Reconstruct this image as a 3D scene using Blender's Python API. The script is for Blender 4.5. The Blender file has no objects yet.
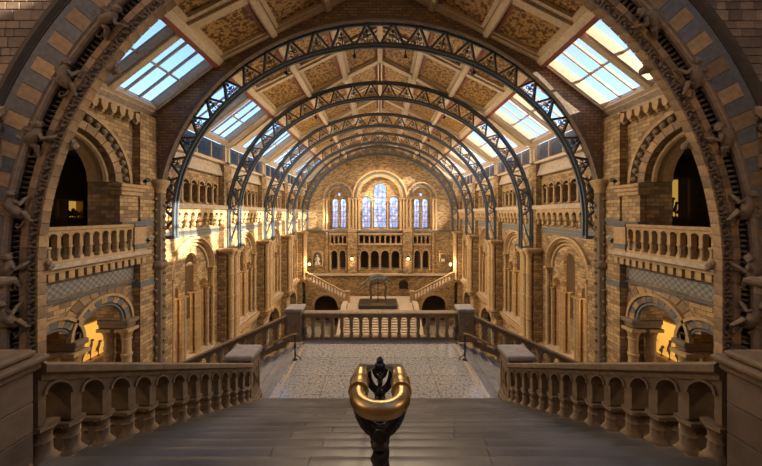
import bpy, math, random
from math import pi, sin, cos, sqrt, atan2, tan
from mathutils import Vector, Matrix
from mathutils.geometry import tessellate_polygon

random.seed(7)
scene = bpy.context.scene
COL = scene.collection

# ------------------------------------------------------------------ camera, sky, sun, exposure
# world: x right, y into the hall, z up, eye level at z = 0 (second floor level is z = -1.6)
F = 300.0
cam_d = bpy.data.cameras.new('camera')
cam = bpy.data.objects.new('camera', cam_d); COL.objects.link(cam)
cam.location = (0, 0, 0); cam.rotation_euler = (pi/2, 0, 0)
cam_d.sensor_width = 36.0; cam_d.lens = F/762*36
cam_d.shift_y = -19/762; cam_d.shift_x = 1.0/762
cam_d.clip_start = 0.05; cam_d.clip_end = 500
scene.camera = cam
scene.view_settings.view_transform = 'Standard'
scene.view_settings.look = 'None'
scene.view_settings.gamma = 1.0
scene.view_settings.use_curve_mapping = False
scene.view_settings.exposure = 1.45

SUN = Vector((-1.0, 0.22, -0.355)).normalized()
w = bpy.data.worlds.new('sky'); scene.world = w; w.use_nodes = True
nt = w.node_tree; nt.nodes.clear()
out = nt.nodes.new('ShaderNodeOutputWorld'); bg = nt.nodes.new('ShaderNodeBackground')
sky = nt.nodes.new('ShaderNodeTexSky'); sky.sky_type = 'NISHITA'; sky.sun_disc = False
sky.sun_elevation = math.asin(-SUN.z)+.14; sky.sun_rotation = atan2(-SUN.x, -SUN.y)
sky.altitude = 100; sky.air_density = 1.0; sky.dust_density = .8; sky.ozone_density = 3.0
tc = nt.nodes.new('ShaderNodeTexCoord')
cn = nt.nodes.new('ShaderNodeTexNoise'); cn.inputs['Scale'].default_value = 3.2; cn.inputs['Detail'].default_value = 6
mp = nt.nodes.new('ShaderNodeMapping'); mp.inputs['Scale'].default_value = (1, 1, 2.5)
cr = nt.nodes.new('ShaderNodeValToRGB'); cr.color_ramp.elements[0].position = .5; cr.color_ramp.elements[1].position = .72
cr.color_ramp.elements[1].color = (.6, .6, .6, 1)
mx = nt.nodes.new('ShaderNodeMix'); mx.data_type = 'RGBA'
mx.inputs[7].default_value = (1.9, 2.0, 2.2, 1)
L = nt.links.new
L(tc.outputs['Generated'], mp.inputs['Vector']); L(mp.outputs['Vector'], cn.inputs['Vector'])
L(cn.outputs['Fac'], cr.inputs['Fac']); L(cr.outputs['Color'], mx.inputs[0])
L(sky.outputs['Color'], mx.inputs[6]); L(mx.outputs[2], bg.inputs['Color'])
bg.inputs['Strength'].default_value = 0.23
L(bg.outputs[0], out.inputs['Surface'])

sl = bpy.data.lights.new('sun', 'SUN'); sl.energy = 15.0; sl.angle = math.radians(0.6); sl.color = (1.0, .80, .54)
so = bpy.data.objects.new('sun', sl); COL.objects.link(so)
so.rotation_euler = SUN.to_track_quat('-Z', 'Y').to_euler(); so.location = (40, 0, 30)

# ------------------------------------------------------------------ materials
MATS = {}
def newmat(name):
    m = bpy.data.materials.new(name); m.use_nodes = True
    n = m.node_tree.nodes; l = m.node_tree.links
    b = n['Principled BSDF']; MATS[name] = m
    return m, n, l, b

def boxcoords(n, l):
    """object-space box mapping: the wall plane of the face decides the two texture axes"""
    t = n.new('ShaderNodeTexCoord'); g = n.new('ShaderNodeNewGeometry')
    vt = n.new('ShaderNodeVectorTransform'); vt.vector_type = 'NORMAL'; vt.convert_from = 'WORLD'; vt.convert_to = 'OBJECT'
    l.new(g.outputs['True Normal'], vt.inputs[0])
    ab = n.new('ShaderNodeVectorMath'); ab.operation = 'ABSOLUTE'; l.new(vt.outputs[0], ab.inputs[0])
    s = n.new('ShaderNodeSeparateXYZ'); l.new(ab.outputs[0], s.inputs[0])
    p = n.new('ShaderNodeSeparateXYZ'); l.new(t.outputs['Object'], p.inputs[0])
    def mth(op, a, b=None):
        q = n.new('ShaderNodeMath'); q.operation = op
        for i, v in enumerate((a, b)):
            if v is None: continue
            if hasattr(v, 'node'): l.new(v, q.inputs[i])
            else: q.inputs[i].default_value = v
        return q.outputs[0]
    xbig = mth('GREATER_THAN', s.outputs[0], mth('MAXIMUM', s.outputs[1], s.outputs[2]))
    zbig = mth('GREATER_THAN', s.outputs[2], mth('MAXIMUM', s.outputs[0], s.outputs[1]))
    def lerp(f, a, b):
        q = n.new('ShaderNodeMix'); q.data_type = 'FLOAT'; l.new(f, q.inputs[0]); l.new(a, q.inputs[2]); l.new(b, q.inputs[3]); return q.outputs[0]
    u = lerp(xbig, p.outputs[0], p.outputs[1])
    v = lerp(zbig, p.outputs[2], p.outputs[1])
    c = n.new('ShaderNodeCombineXYZ'); l.new(u, c.inputs[0]); l.new(v, c.inputs[1])
    return c.outputs[0], t.outputs['Object']

def ramp(n, stops):
    r = n.new('ShaderNodeValToRGB'); e = r.color_ramp.elements
    while len(e) < len(stops): e.new(.5)
    for i, (p, c) in enumerate(stops): e[i].position = p; e[i].color = (*c, 1)
    return r

def mulcol(n, l, a, b, fac=1.0, mode='MULTIPLY'):
    q = n.new('ShaderNodeMix'); q.data_type = 'RGBA'; q.blend_type = mode; q.inputs[0].default_value = fac
    l.new(a, q.inputs[6]); l.new(b, q.inputs[7]); return q.outputs[2]

def stone(name, c1, c2, brick=None, mortar=(.10, .075, .05), rough=.75, bump=.6, rnd=0.0, grain=6.0, msize=.012):
    m, n, l, b = newmat(name)
    uv, ob = boxcoords(n, l)
    no = n.new('ShaderNodeTexNoise'); no.inputs['Scale'].default_value = grain; no.inputs['Detail'].default_value = 5; l.new(ob, no.inputs['Vector'])
    big = n.new('ShaderNodeTexNoise'); big.inputs['Scale'].default_value = .8; big.inputs['Detail'].default_value = 4; l.new(ob, big.inputs['Vector'])
    if brick:
        br = n.new('ShaderNodeTexBrick'); l.new(uv, br.inputs['Vector'])
        br.inputs['Color1'].default_value = (*c1, 1); br.inputs['Color2'].default_value = (*c2, 1); br.inputs['Mortar'].default_value = (*mortar, 1)
        br.inputs['Scale'].default_value = 1.0; br.inputs['Brick Width'].default_value = brick[0]; br.inputs['Row Height'].default_value = brick[1]
        br.inputs['Mortar Size'].default_value = msize; br.inputs['Mortar Smooth'].default_value = .2; br.inputs['Bias'].default_value = 0
        col = br.outputs['Color']
    else:
        r = ramp(n, [(.3, c1), (.7, c2)]); l.new(big.outputs['Fac'], r.inputs['Fac']); col = r.outputs['Color']
    v = ramp(n, [(.25, (.62, .60, .58)), (.75, (1.25, 1.22, 1.18))]); l.new(no.outputs['Fac'], v.inputs['Fac'])
    col = mulcol(n, l, col, v.outputs['Color'], .8)
    v2 = ramp(n, [(.3, (.72, .70, .70)), (.7, (1.15, 1.12, 1.06))]); l.new(big.outputs['Fac'], v2.inputs['Fac'])
    col = mulcol(n, l, col, v2.outputs['Color'], .7)
    if rnd:
        oi = n.new('ShaderNodeObjectInfo')
        v3 = ramp(n, [(0, (1-rnd, 1-rnd, 1-rnd*.9)), (1, (1+rnd, 1+rnd*.9, 1+rnd*.75))]); l.new(oi.outputs['Random'], v3.inputs['Fac'])
        col = mulcol(n, l, col, v3.outputs['Color'], 1.0)
    l.new(col, b.inputs['Base Color']); b.inputs['Roughness'].default_value = rough
    if bump:
        bp = n.new('ShaderNodeBump'); bp.inputs['Strength'].default_value = bump; bp.inputs['Distance'].default_value = .02
        if brick:
            inv = n.new('ShaderNodeMath'); inv.operation = 'MULTIPLY_ADD'; inv.inputs[1].default_value = -1.0; l.new(br.outputs['Fac'], inv.inputs[0]); l.new(no.outputs['Fac'], inv.inputs[2])
            l.new(inv.outputs[0], bp.inputs['Height'])
        else: l.new(no.outputs['Fac'], bp.inputs['Height'])
        l.new(bp.outputs[0], b.inputs['Normal'])
    return m

BUFF1, BUFF2 = (.50, .34, .16), (.19, .12, .06)
M_BRICK = stone('buff_terracotta_blocks', BUFF1, BUFF2, brick=(.36, .155), mortar=(.14, .10, .065), msize=.011)
M_BRICKD = stone('brown_brick', (.36, .23, .125), (.22, .14, .08), brick=(.34, .13), mortar=(.08, .06, .045))
M_BLOCK = stone('buff_block', (.36, .25, .135), (.22, .145, .08), rnd=.36)
M_BLOCKG = stone('brown_grey_block', (.24, .185, .14), (.17, .13, .095), rnd=.4)
M_STONE = stone('buff_stone', (.50, .355, .185), (.33, .22, .11))
M_CARVE = stone('carved_terracotta', (.24, .175, .115), (.15, .11, .075), grain=12)
M_CARVED = stone('dark_carved_terracotta', (.15, .11, .075), (.085, .062, .045), grain=14)
M_GREY = stone('blue_grey_terracotta', (.15, .16, .17), (.10, .105, .115), rnd=.15)
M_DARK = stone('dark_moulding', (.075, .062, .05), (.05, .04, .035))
M_BAL = stone('balustrade_terracotta', (.27, .195, .12), (.14, .10, .062), grain=9)
M_TREAD = stone('worn_step_stone', (.155, .145, .135), (.05, .047, .044), rough=.36, rnd=.22, grain=2.2)
M_SIDESTEP = stone('grey_side_step', (.27, .27, .285), (.17, .17, .18), rough=.4, rnd=.2)
M_CAPGREY = stone('grey_cap_stone', (.30, .28, .27), (.24, .225, .215), rough=.45)
M_LEDGE = stone('pale_ledge_stone', (.52, .44, .35), (.40, .33, .26))
M_SHADE = stone('interior_shade', (.10, .06, .035), (.06, .038, .022))  # very dark stone: shade of deep interiors put into the colour
M_SLATE = stone('slate', (.10, .105, .11), (.07, .075, .08))

def plain(name, col, rough=.6, metal=0.0, noise=.15, scale=8):
    m, n, l, b = newmat(name)
    t = n.new('ShaderNodeTexCoord'); no = n.new('ShaderNodeTexNoise'); no.inputs['Scale'].default_value = scale; no.inputs['Detail'].default_value = 4
    l.new(t.outputs['Object'], no.inputs['Vector'])
    r = ramp(n, [(.3, tuple(c*(1-noise) for c in col)), (.7, tuple(min(1, c*(1+noise)) for c in col))]); l.new(no.outputs['Fac'], r.inputs['Fac'])
    l.new(r.outputs['Color'], b.inputs['Base Color']); b.inputs['Roughness'].default_value = rough; b.inputs['Metallic'].default_value = metal
    return m
M_IRON = plain('blue_grey_iron_paint', (.08, .10, .125), .42, .0)
M_CREAM = plain('cream_paint', (.52, .40, .265), .5)
M_RED = plain('red_brown_paint', (.24, .07, .045), .55)
M_BRASS = plain('brass', (.40, .265, .115), .36, 1.0, .2, 5)
M_BRONZE = plain('dark_bronze', (.028, .026, .025), .35, .7, .3)
M_BLACK = plain('black_metal', (.015, .015, .016), .4, .3)
M_BONE = plain('grey_bone', (.09, .08, .07), .6)
M_PLINTH = plain('dark_plinth', (.045, .032, .024), .45)
M_MARBLE = plain('pale_marble', (.55, .48, .40), .5)
M_GILT = plain('gilt_frame', (.26, .17, .06), .35, .6)
M_WOOD = plain('dark_wood', (.09, .045, .02), .45)
M_PAPER = plain('dark_portrait_paint', (.08, .055, .04), .5, 0, .6, 4)

def emis(name, col, strength):
    m, n, l, b = newmat(name)
    b.inputs['Base Color'].default_value = (*col, 1); b.inputs['Emission Color'].default_value = (*col, 1); b.inputs['Emission Strength'].default_value = strength
    return m
M_LAMP = emis('lamp_glow', (1.0, .62, .25), 3)
M_CASE = emis('lit_case_back', (.62, .36, .07), .26)

# gold ceiling panel with dark foliage print
m, n, l, b = newmat('gilded_ceiling_panel'); M_PANEL = m
t = n.new('ShaderNodeTexCoord')
vo = n.new('ShaderNodeTexVoronoi'); vo.inputs['Scale'].default_value = 10; vo.feature = 'SMOOTH_F1'
ns = n.new('ShaderNodeTexNoise'); ns.inputs['Scale'].default_value = 6; ns.inputs['Detail'].default_value = 3
l.new(t.outputs['Object'], vo.inputs['Vector']); l.new(t.outputs['Object'], ns.inputs['Vector'])
r1 = ramp(n, [(.2, (.13, .08, .03)), (.36, (.40, .235, .07))]); l.new(vo.outputs['Distance'], r1.inputs['Fac'])
r2 = ramp(n, [(.44, (.28, .20, .10)), (.52, (1, 1, 1)), (.60, (1.05, .95, .85))]); l.new(ns.outputs['Fac'], r2.inputs['Fac'])
l.new(mulcol(n, l, r1.outputs['Color'], r2.outputs['Color']), b.inputs['Base Color']); b.inputs['Roughness'].default_value = .5

# chequered frieze and zigzag band
def pattern_mat(name, ca, cb, kind):
    m, n, l, b = newmat(name); t = n.new('ShaderNodeTexCoord')
    sep = n.new('ShaderNodeSeparateXYZ'); l.new(t.outputs['Object'], sep.inputs[0]); c = n.new('ShaderNodeCombineXYZ')
    l.new(sep.outputs[0], c.inputs[0]); l.new(sep.outputs[2], c.inputs[1])
    if kind == 'check':
        k = n.new('ShaderNodeTexChecker'); k.inputs['Scale'].default_value = 9.0; l.new(c.outputs[0], k.inputs['Vector'])
        k.inputs['Color1'].default_value = (*ca, 1); k.inputs['Color2'].default_value = (*cb, 1); l.new(k.outputs['Color'], b.inputs['Base Color'])
    else:
        mp_ = n.new('ShaderNodeMapping'); mp_.inputs['Rotation'].default_value = (0, 0, pi/4); l.new(c.outputs[0], mp_.inputs['Vector'])
        k = n.new('ShaderNodeTexChecker'); k.inputs['Scale'].default_value = 8.0; l.new(mp_.outputs['Vector'], k.inputs['Vector'])
        k.inputs['Color1'].default_value = (*ca, 1); k.inputs['Color2'].default_value = (*cb, 1); l.new(k.outputs['Color'], b.inputs['Base Color'])
    b.inputs['Roughness'].default_value = .6
    return m
M_CHECK = pattern_mat('chequered_frieze', (.10, .115, .13), (.24, .20, .15), 'check')
M_ZIG = pattern_mat('dark_diamond_band', (.085, .095, .10), (.16, .15, .135), 'zig')

# terrazzo landing floor
m, n, l, b = newmat('speckled_marble_floor'); M_TERRAZZO = m
t = n.new('ShaderNodeTexCoord'); vo = n.new('ShaderNodeTexVoronoi'); vo.inputs['Scale'].default_value = 45; l.new(t.outputs['Object'], vo.inputs['Vector'])
ns = n.new('ShaderNodeTexNoise'); ns.inputs['Scale'].default_value = 16; ns.inputs['Detail'].default_value = 8; l.new(t.outputs['Object'], ns.inputs['Vector'])
r1 = ramp(n, [(.36, (.10, .10, .10)), (.45, (.26, .25, .24)), (.62, (.35, .335, .32))]); l.new(ns.outputs['Fac'], r1.inputs['Fac'])
r2 = ramp(n, [(0, (.65, .65, .67)), (1, (1.2, 1.17, 1.12))]); l.new(vo.outputs['Color'], r2.inputs['Fac'])
l.new(mulcol(n, l, r1.outputs['Color'], r2.outputs['Color'], .7), b.inputs['Base Color']); b.inputs['Roughness'].default_value = .13; b.inputs['IOR'].default_value = 1.9
M_FLOOR = stone('hall_floor', (.34, .30, .26), (.26, .23, .20), brick=(.8, .8), mortar=(.15, .12, .1), rough=.4)

# window glass: clear sky-lit glazing
m, n, l, b = newmat('skylight_glass'); M_GLASS = m
n.remove(b); o_ = n['Material Output']
tr = n.new('ShaderNodeBsdfTransparent'); tr.inputs['Color'].default_value = (.84, .87, .93, 1)
gl = n.new('ShaderNodeBsdfGlossy'); gl.inputs['Roughness'].default_value = .05; gl.inputs['Color'].default_value = (.8, .9, 1, 1)
mi = n.new('ShaderNodeMixShader'); mi.inputs[0].default_value = .06
l.new(tr.outputs[0], mi.inputs[1]); l.new(gl.outputs[0], mi.inputs[2]); l.new(mi.outputs[0], o_.inputs['Surface'])
# stained glass: small coloured quarries
m, n, l, b = newmat('stained_glass'); M_STAIN = m
n.remove(b); o_ = n['Material Output']
t = n.new('ShaderNodeTexCoord'); vo = n.new('ShaderNodeTexVoronoi'); vo.inputs['Scale'].default_value = 3.6; l.new(t.outputs['Object'], vo.inputs['Vector'])
sp = n.new('ShaderNodeSeparateColor'); l.new(vo.outputs['Color'], sp.inputs[0])
r = ramp(n, [(.0, (.55, .62, .9)), (.22, (.75, .74, .9)), (.5, (.95, .95, .98)), (.72, (.82, .76, .88)), (.92, (.85, .55, .60)), (1, (.5, .55, .85))])
r.color_ramp.interpolation = 'CONSTANT'
l.new(sp.outputs[0], r.inputs['Fac'])
tr = n.new('ShaderNodeBsdfTransparent'); l.new(r.outputs['Color'], tr.inputs['Color'])
tl = n.new('ShaderNodeBsdfTranslucent'); l.new(r.outputs['Color'], tl.inputs['Color'])
mi = n.new('ShaderNodeMixShader'); mi.inputs[0].default_value = .3
l.new(tr.outputs[0], mi.inputs[1]); l.new(tl.outputs[0], mi.inputs[2]); l.new(mi.outputs[0], o_.inputs['Surface'])

# ------------------------------------------------------------------ mesh builder
class MB:
    def __init__(s): s.v = []; s.f = []; s.sm = []
    def add(s, vs, fs, smooth=False):
        o = len(s.v); s.v.extend([tuple(p) for p in vs]); s.f.extend([tuple(i+o for i in f) for f in fs]); s.sm.extend([smooth]*len(fs)); return s
    def box(s, x0, x1, y0, y1, z0, z1):
        return s.add([(x0,y0,z0),(x1,y0,z0),(x1,y1,z0),(x0,y1,z0),(x0,y0,z1),(x1,y0,z1),(x1,y1,z1),(x0,y1,z1)],
                     [(0,3,2,1),(4,5,6,7),(0,1,5,4),(1,2,6,5),(2,3,7,6),(3,0,4,7)])
    def bevbox(s, x0, x1, y0, y1, z0, z1, c):
        """box with its four z edges and top/bottom chamfered"""
        def ring(i, z): return [(x0+i+c,y0+i,z),(x1-i-c,y0+i,z),(x1-i,y0+i+c,z),(x1-i,y1-i-c,z),(x1-i-c,y1-i,z),(x0+i+c,y1-i,z),(x0+i,y1-i-c,z),(x0+i,y0+i+c,z)]
        return s.loft([ring(c, z0), ring(0, z0+c), ring(0, z1-c), ring(c, z1)], cap=True)
    def loft(s, rings, cap=False, closed=False, smooth=False):
        n = len(rings[0]); vs = [p for r in rings for p in r]; fs = []
        m = len(rings)
        for i in range(m if closed else m-1):
            a = i*n; b_ = ((i+1) % m)*n
            for j in range(n): k = (j+1) % n; fs.append((a+j, a+k, b_+k, b_+j))
        s.add(vs, fs, smooth)
        if cap and not closed:
            o = len(s.v)-len(vs); s.f.append(tuple(o+j for j in reversed(range(n)))); s.f.append(tuple(o+(m-1)*n+j for j in range(n))); s.sm.extend([False, False])
        return s
    def lathe(s, prof, c=(0,0,0), n=12, smooth=True, axis='z'):
        rings = []
        for r, z in prof:
            ring = []
            for i in range(n):
                a = 2*pi*i/n; x, y = r*cos(a), r*sin(a)
                ring.append((c[0]+x, c[1]+y, c[2]+z) if axis == 'z' else (c[0]+x, c[1]-z, c[2]+y))
            rings.append(ring)
        return s.loft(rings, cap=True, smooth=smooth)
    def tube(s, path, r, n=8, closed=False, smooth=True):
        P = [Vector(p) for p in path]; m = len(P); rings = []
        up = Vector((0, 0, 1)); prevx = None
        for i in range(m):
            if closed: d = P[(i+1) % m]-P[i-1]
            else: d = P[min(i+1, m-1)]-P[max(i-1, 0)]
            d.normalize()
            if prevx is None:
                x = d.cross(up)
                if x.length < .1: x = d.cross(Vector((0, 1, 0)))
            else: x = prevx - d*prevx.dot(d)
            x.normalize(); prevx = x; y = d.cross(x)
            rr = r[i] if isinstance(r, (list, tuple)) else r
            rings.append([tuple(P[i]+x*(rr*cos(2*pi*k/n))+y*(rr*sin(2*pi*k/n))) for k in range(n)])
        return s.loft(rings, cap=not closed, closed=closed, smooth=smooth)
    def bar(s, a, b, wx, wy, side=(0,1,0)):
        """rectangular bar from a to b; wy is its width along `side`"""
        a = Vector(a); b = Vector(b); d = (b-a).normalized(); y = Vector(side); y = (y-d*y.dot(d)).normalized(); x = d.cross(y)
        R = []
        for p in (a, b): R.append([tuple(p+x*sx*wx/2+y*sy*wy/2) for sx, sy in ((-1,-1),(1,-1),(1,1),(-1,1))])
        return s.loft(R, cap=True)
    def prism(s, poly, y0, y1, holes=(), plane='xz'):
        """extrude polygon (with holes) of (u,w) points between y0 and y1"""
        loops = [list(poly)]+[list(h) for h in holes]
        tris = tessellate_polygon([[Vector((p[0], p[1], 0)) for p in lp] for lp in loops])
        flat = [p for lp in loops for p in lp]; n = len(flat)
        V = [(p[0], y0, p[1]) for p in flat]+[(p[0], y1, p[1]) for p in flat]
        fs = [t for t in tris]+[tuple(reversed([i+n for i in t])) for t in tris]
        o = 0
        for lp in loops:
            k = len(lp)
            for i in range(k): j = (i+1) % k; fs.append((o+i, o+j, o+j+n, o+i+n))
            o += k
        return s.add(V, fs)
    def ring(s, r0, r1, y0, y1, c=(0, 0), a0=0.0, a1=pi, n=24, ry=1.0):
        """arch ring with rectangular section in the xz plane"""
        R = []
        for i in range(n+1):
            a = a0+(a1-a0)*i/n
            R.append([(c[0]+r*cos(a), y, c[1]+r*ry*sin(a)) for r, y in ((r0,y0),(r1,y0),(r1,y1),(r0,y1))])
        return s.loft(R, cap=True)
    def arcprofile(s, prof, c=(0, 0), a0=0.0, a1=pi, n=24, smooth=False):
        """sweep a closed (radius, y) profile round an arch"""
        R = []
        for i in range(n+1):
            a = a0+(a1-a0)*i/n
            R.append([(c[0]+r*cos(a), y, c[1]+r*sin(a)) for r, y in prof])
        return s.loft(R, cap=True, smooth=smooth)
    def ball(s, c, r, n=8, m=5, sc=(1,1,1)):
        R = []
        for j in range(m+1):
            t_ = pi*(.04+.92*j/m)
            R.append([(c[0]+sc[0]*r*sin(t_)*cos(2*pi*i/n), c[1]+sc[1]*r*sin(t_)*sin(2*pi*i/n), c[2]-sc[2]*r*cos(t_)) for i in range(n)])
        return s.loft(R, cap=True, smooth=True)
    def mesh(s, name, mat):
        me = bpy.data.meshes.new(name); me.from_pydata(s.v, [], s.f); me.materials.append(mat)
        me.polygons.foreach_set('use_smooth', s.sm)
        me.update()
        import bmesh
        bm = bmesh.new(); bm.from_mesh(me); bmesh.ops.recalc_face_normals(bm, faces=bm.faces); bm.to_mesh(me); bm.free()
        if any(s.sm): me.set_sharp_from_angle(angle=math.radians(42))
        return me

def obj(name, me, parent=None, loc=(0,0,0), rot=(0,0,0), scale=None, mat=None):
    if isinstance(me, MB): me = me.mesh(name, mat)
    o = bpy.data.objects.new(name, me); COL.objects.link(o)
    o.location = loc; o.rotation_euler = (0, 0, rot) if isinstance(rot, (int, float)) else rot
    if scale: o.scale = (scale,)*3 if isinstance(scale, (int, float)) else scale
    if parent: o.parent = parent
    return o
def thing(name, label, cat, loc=(0,0,0), rot=(0,0,0), group=None, me=None):
    o = obj(name, me, None, loc, rot); o['label'] = label; o['category'] = cat
    if group: o['group'] = group
    return o
def struct(name, me, loc=(0,0,0), rot=(0,0,0)):
    o = obj(name, me, None, loc, rot); o['kind'] = 'structure'; return o

RIGHT, LEFT, FACE = pi/2, -pi/2, pi      # rotations that turn a local (u, v, w) wall module into the hall

def archpts(cu, r, spring, bottom, n=12):
    """opening outline: straight jambs with a round head"""
    return [(cu-r, bottom), (cu+r, bottom)]+[(cu+r*cos(pi*i/n), spring+r*sin(pi*i/n)) for i in range(n+1)]
def rect(u0, u1, w0, w1): return [(u0, w0), (u1, w0), (u1, w1), (u0, w1)]

def column(r, h, n=12, rings=1, square=True, capr=1.55):
    """round shaft standing on z = 0 with moulded base, annulets, bell capital and square abacus"""
    b = MB(); cb = max(.5*r, .02)
    p = [(r*1.45, 0), (r*1.45, cb*.6), (r*1.25, cb), (r*1.35, cb*1.5), (r*1.05, cb*2.1), (r, cb*2.5)]
    ch = min(2.2*r, h*.3)
    for k in range(rings):
        z = h*(k+1)/(rings+1); p += [(r, z-.35*r), (r*1.2, z-.2*r), (r*1.2, z+.2*r), (r, z+.35*r)]
    p += [(r*.96, h-ch-.2*r), (r*1.15, h-ch-.1*r), (r*1.15, h-ch), (r, h-ch+.02), (r*1.15, h-ch*.6), (r*capr, h-ch*.28)]
    b.lathe(p, n=n)
    a = r*capr*1.08
    if square:
        b.box(-a, a, -a, a, h-ch*.28, h); b.box(-r*1.55, r*1.55, -r*1.55, r*1.55, -cb*.2, cb*.35)
    return b

# ------------------------------------------------------------------ main dimensions
W2, WP = 10.0, 10.8            # pier face and wall plane (half widths)
ARCH_Y = [14.1+6.45*k for k in range(5)]
END_Y = 42.9
GROUND, FIRST, SECOND = -14.7, -8.6, -1.6
NEAR_Y = 8.2                    # face of the great stone arch
RIDGE, SLOPE, EAVE_X = 10.8, .5, 7.4
EAVE_Z = RIDGE-SLOPE*EAVE_X
SKY_X, SKY_Z = 10.45, 4.75

# ------------------------------------------------------------------ setting: floors, outer shell
b = MB(); b.box(-17, 17, -7, 50, GROUND-.3, GROUND); struct('floor', b.mesh('floor', M_FLOOR))
for nm, sgn in (('wall_aisle_east', 1), ('wall_aisle_west', -1)):
    b = MB(); x0, x1 = (16.0, 16.4) if sgn > 0 else (-16.4, -16.0)
    b.box(x0, x1, -7, END_Y+.5, GROUND, 3.2); wo = struct(nm, b.mesh(nm, M_BRICK))
    a, c = (11.4, 16.0) if sgn > 0 else (-16.0, -11.4)
    obj('gallery_slab', MB().box(a, c, NEAR_Y, END_Y, FIRST-.35, FIRST), wo, mat=M_FLOOR)
    obj('gallery_slab', MB().box(a, c, NEAR_Y, END_Y, SECOND-.35, SECOND), wo, mat=M_FLOOR)
    obj('shade_lining', MB().box(15.8 if sgn > 0 else -15.95, 15.95 if sgn > 0 else -15.8, NEAR_Y, END_Y, FIRST, 3.0), wo, mat=M_SHADE)  # dark lining added so the gallery openings read as shaded
    obj('aisle_end', MB().box(10.9 if sgn > 0 else -16.4, 16.4 if sgn > 0 else -10.9, END_Y, END_Y+.4, GROUND, 5), wo, mat=M_BRICKD)
    obj('aisle_end', MB().box(13.6 if sgn > 0 else -16.4, 16.4 if sgn > 0 else -13.6, NEAR_Y-.2, NEAR_Y+.2, GROUND, 3.2), wo, mat=M_BRICKD)
    obj('aisle_roof', MB().box(a if sgn > 0 else -16.4, 16.4 if sgn > 0 else c, NEAR_Y, END_Y, 3.0, 3.25), wo, mat=M_SLATE)
    p0, p1 = (11.9, 12.2) if sgn > 0 else (-12.2, -11.9)
    obj('added_parapet', MB().box(p0, p1, NEAR_Y, END_Y, 3.25, 5.2), wo, mat=M_SLATE)  # added parapet, blocks the bright sky behind the low casements

# vestibule behind the stone arch (where the camera stands)
b = MB(); b.box(-14, 14, -7, -6.6, GROUND, 12.5); struct('wall_back', b.mesh('wall_back', M_BRICK))
for sgn in (1, -1):
    b = MB(); x0, x1 = (13.6, 14) if sgn > 0 else (-14, -13.6)
    b.box(x0, x1, -6.6, NEAR_Y, GROUND, 12.5); struct('wall_vestibule', b.mesh('wall_vestibule', M_BRICK))
vc = struct('ceiling_vestibule', MB().prism(rect(-14, 14, -7, NEAR_Y+.6), 12.3, 12.7, [rect(-10, -2, -5.5, 6.5), rect(2, 10, -5.5, 6.5)]).mesh('ceiling_vestibule', M_CREAM))
vc.data.transform(Matrix(((1, 0, 0, 0), (0, 0, 1, 0), (0, 1, 0, 0), (0, 0, 0, 1))))
vw = struct('window_0', None)  # unseen roof windows added to let skylight onto the stairs
for sgn in (1, -1):
    for i in range(4):
        for j in range(4):
            xa = sgn*6-4+2*i; ya = -5.5+3*j
            obj('pane', MB().box(xa+.03, xa+1.97, ya+.03, ya+2.97, 12.5, 12.52), vw, mat=M_GLASS)
    for i in range(1, 4): obj('glazing_bar', MB().box(sgn*6-4+2*i-.05, sgn*6-4+2*i+.05, -5.5, 6.5, 12.42, 12.58), vw, mat=M_CREAM)
    for j in range(1, 4): obj('glazing_bar', MB().box(sgn*6-4, sgn*6+4, -5.5+3*j-.05, -5.5+3*j+.05, 12.42, 12.58), vw, mat=M_CREAM)

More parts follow.
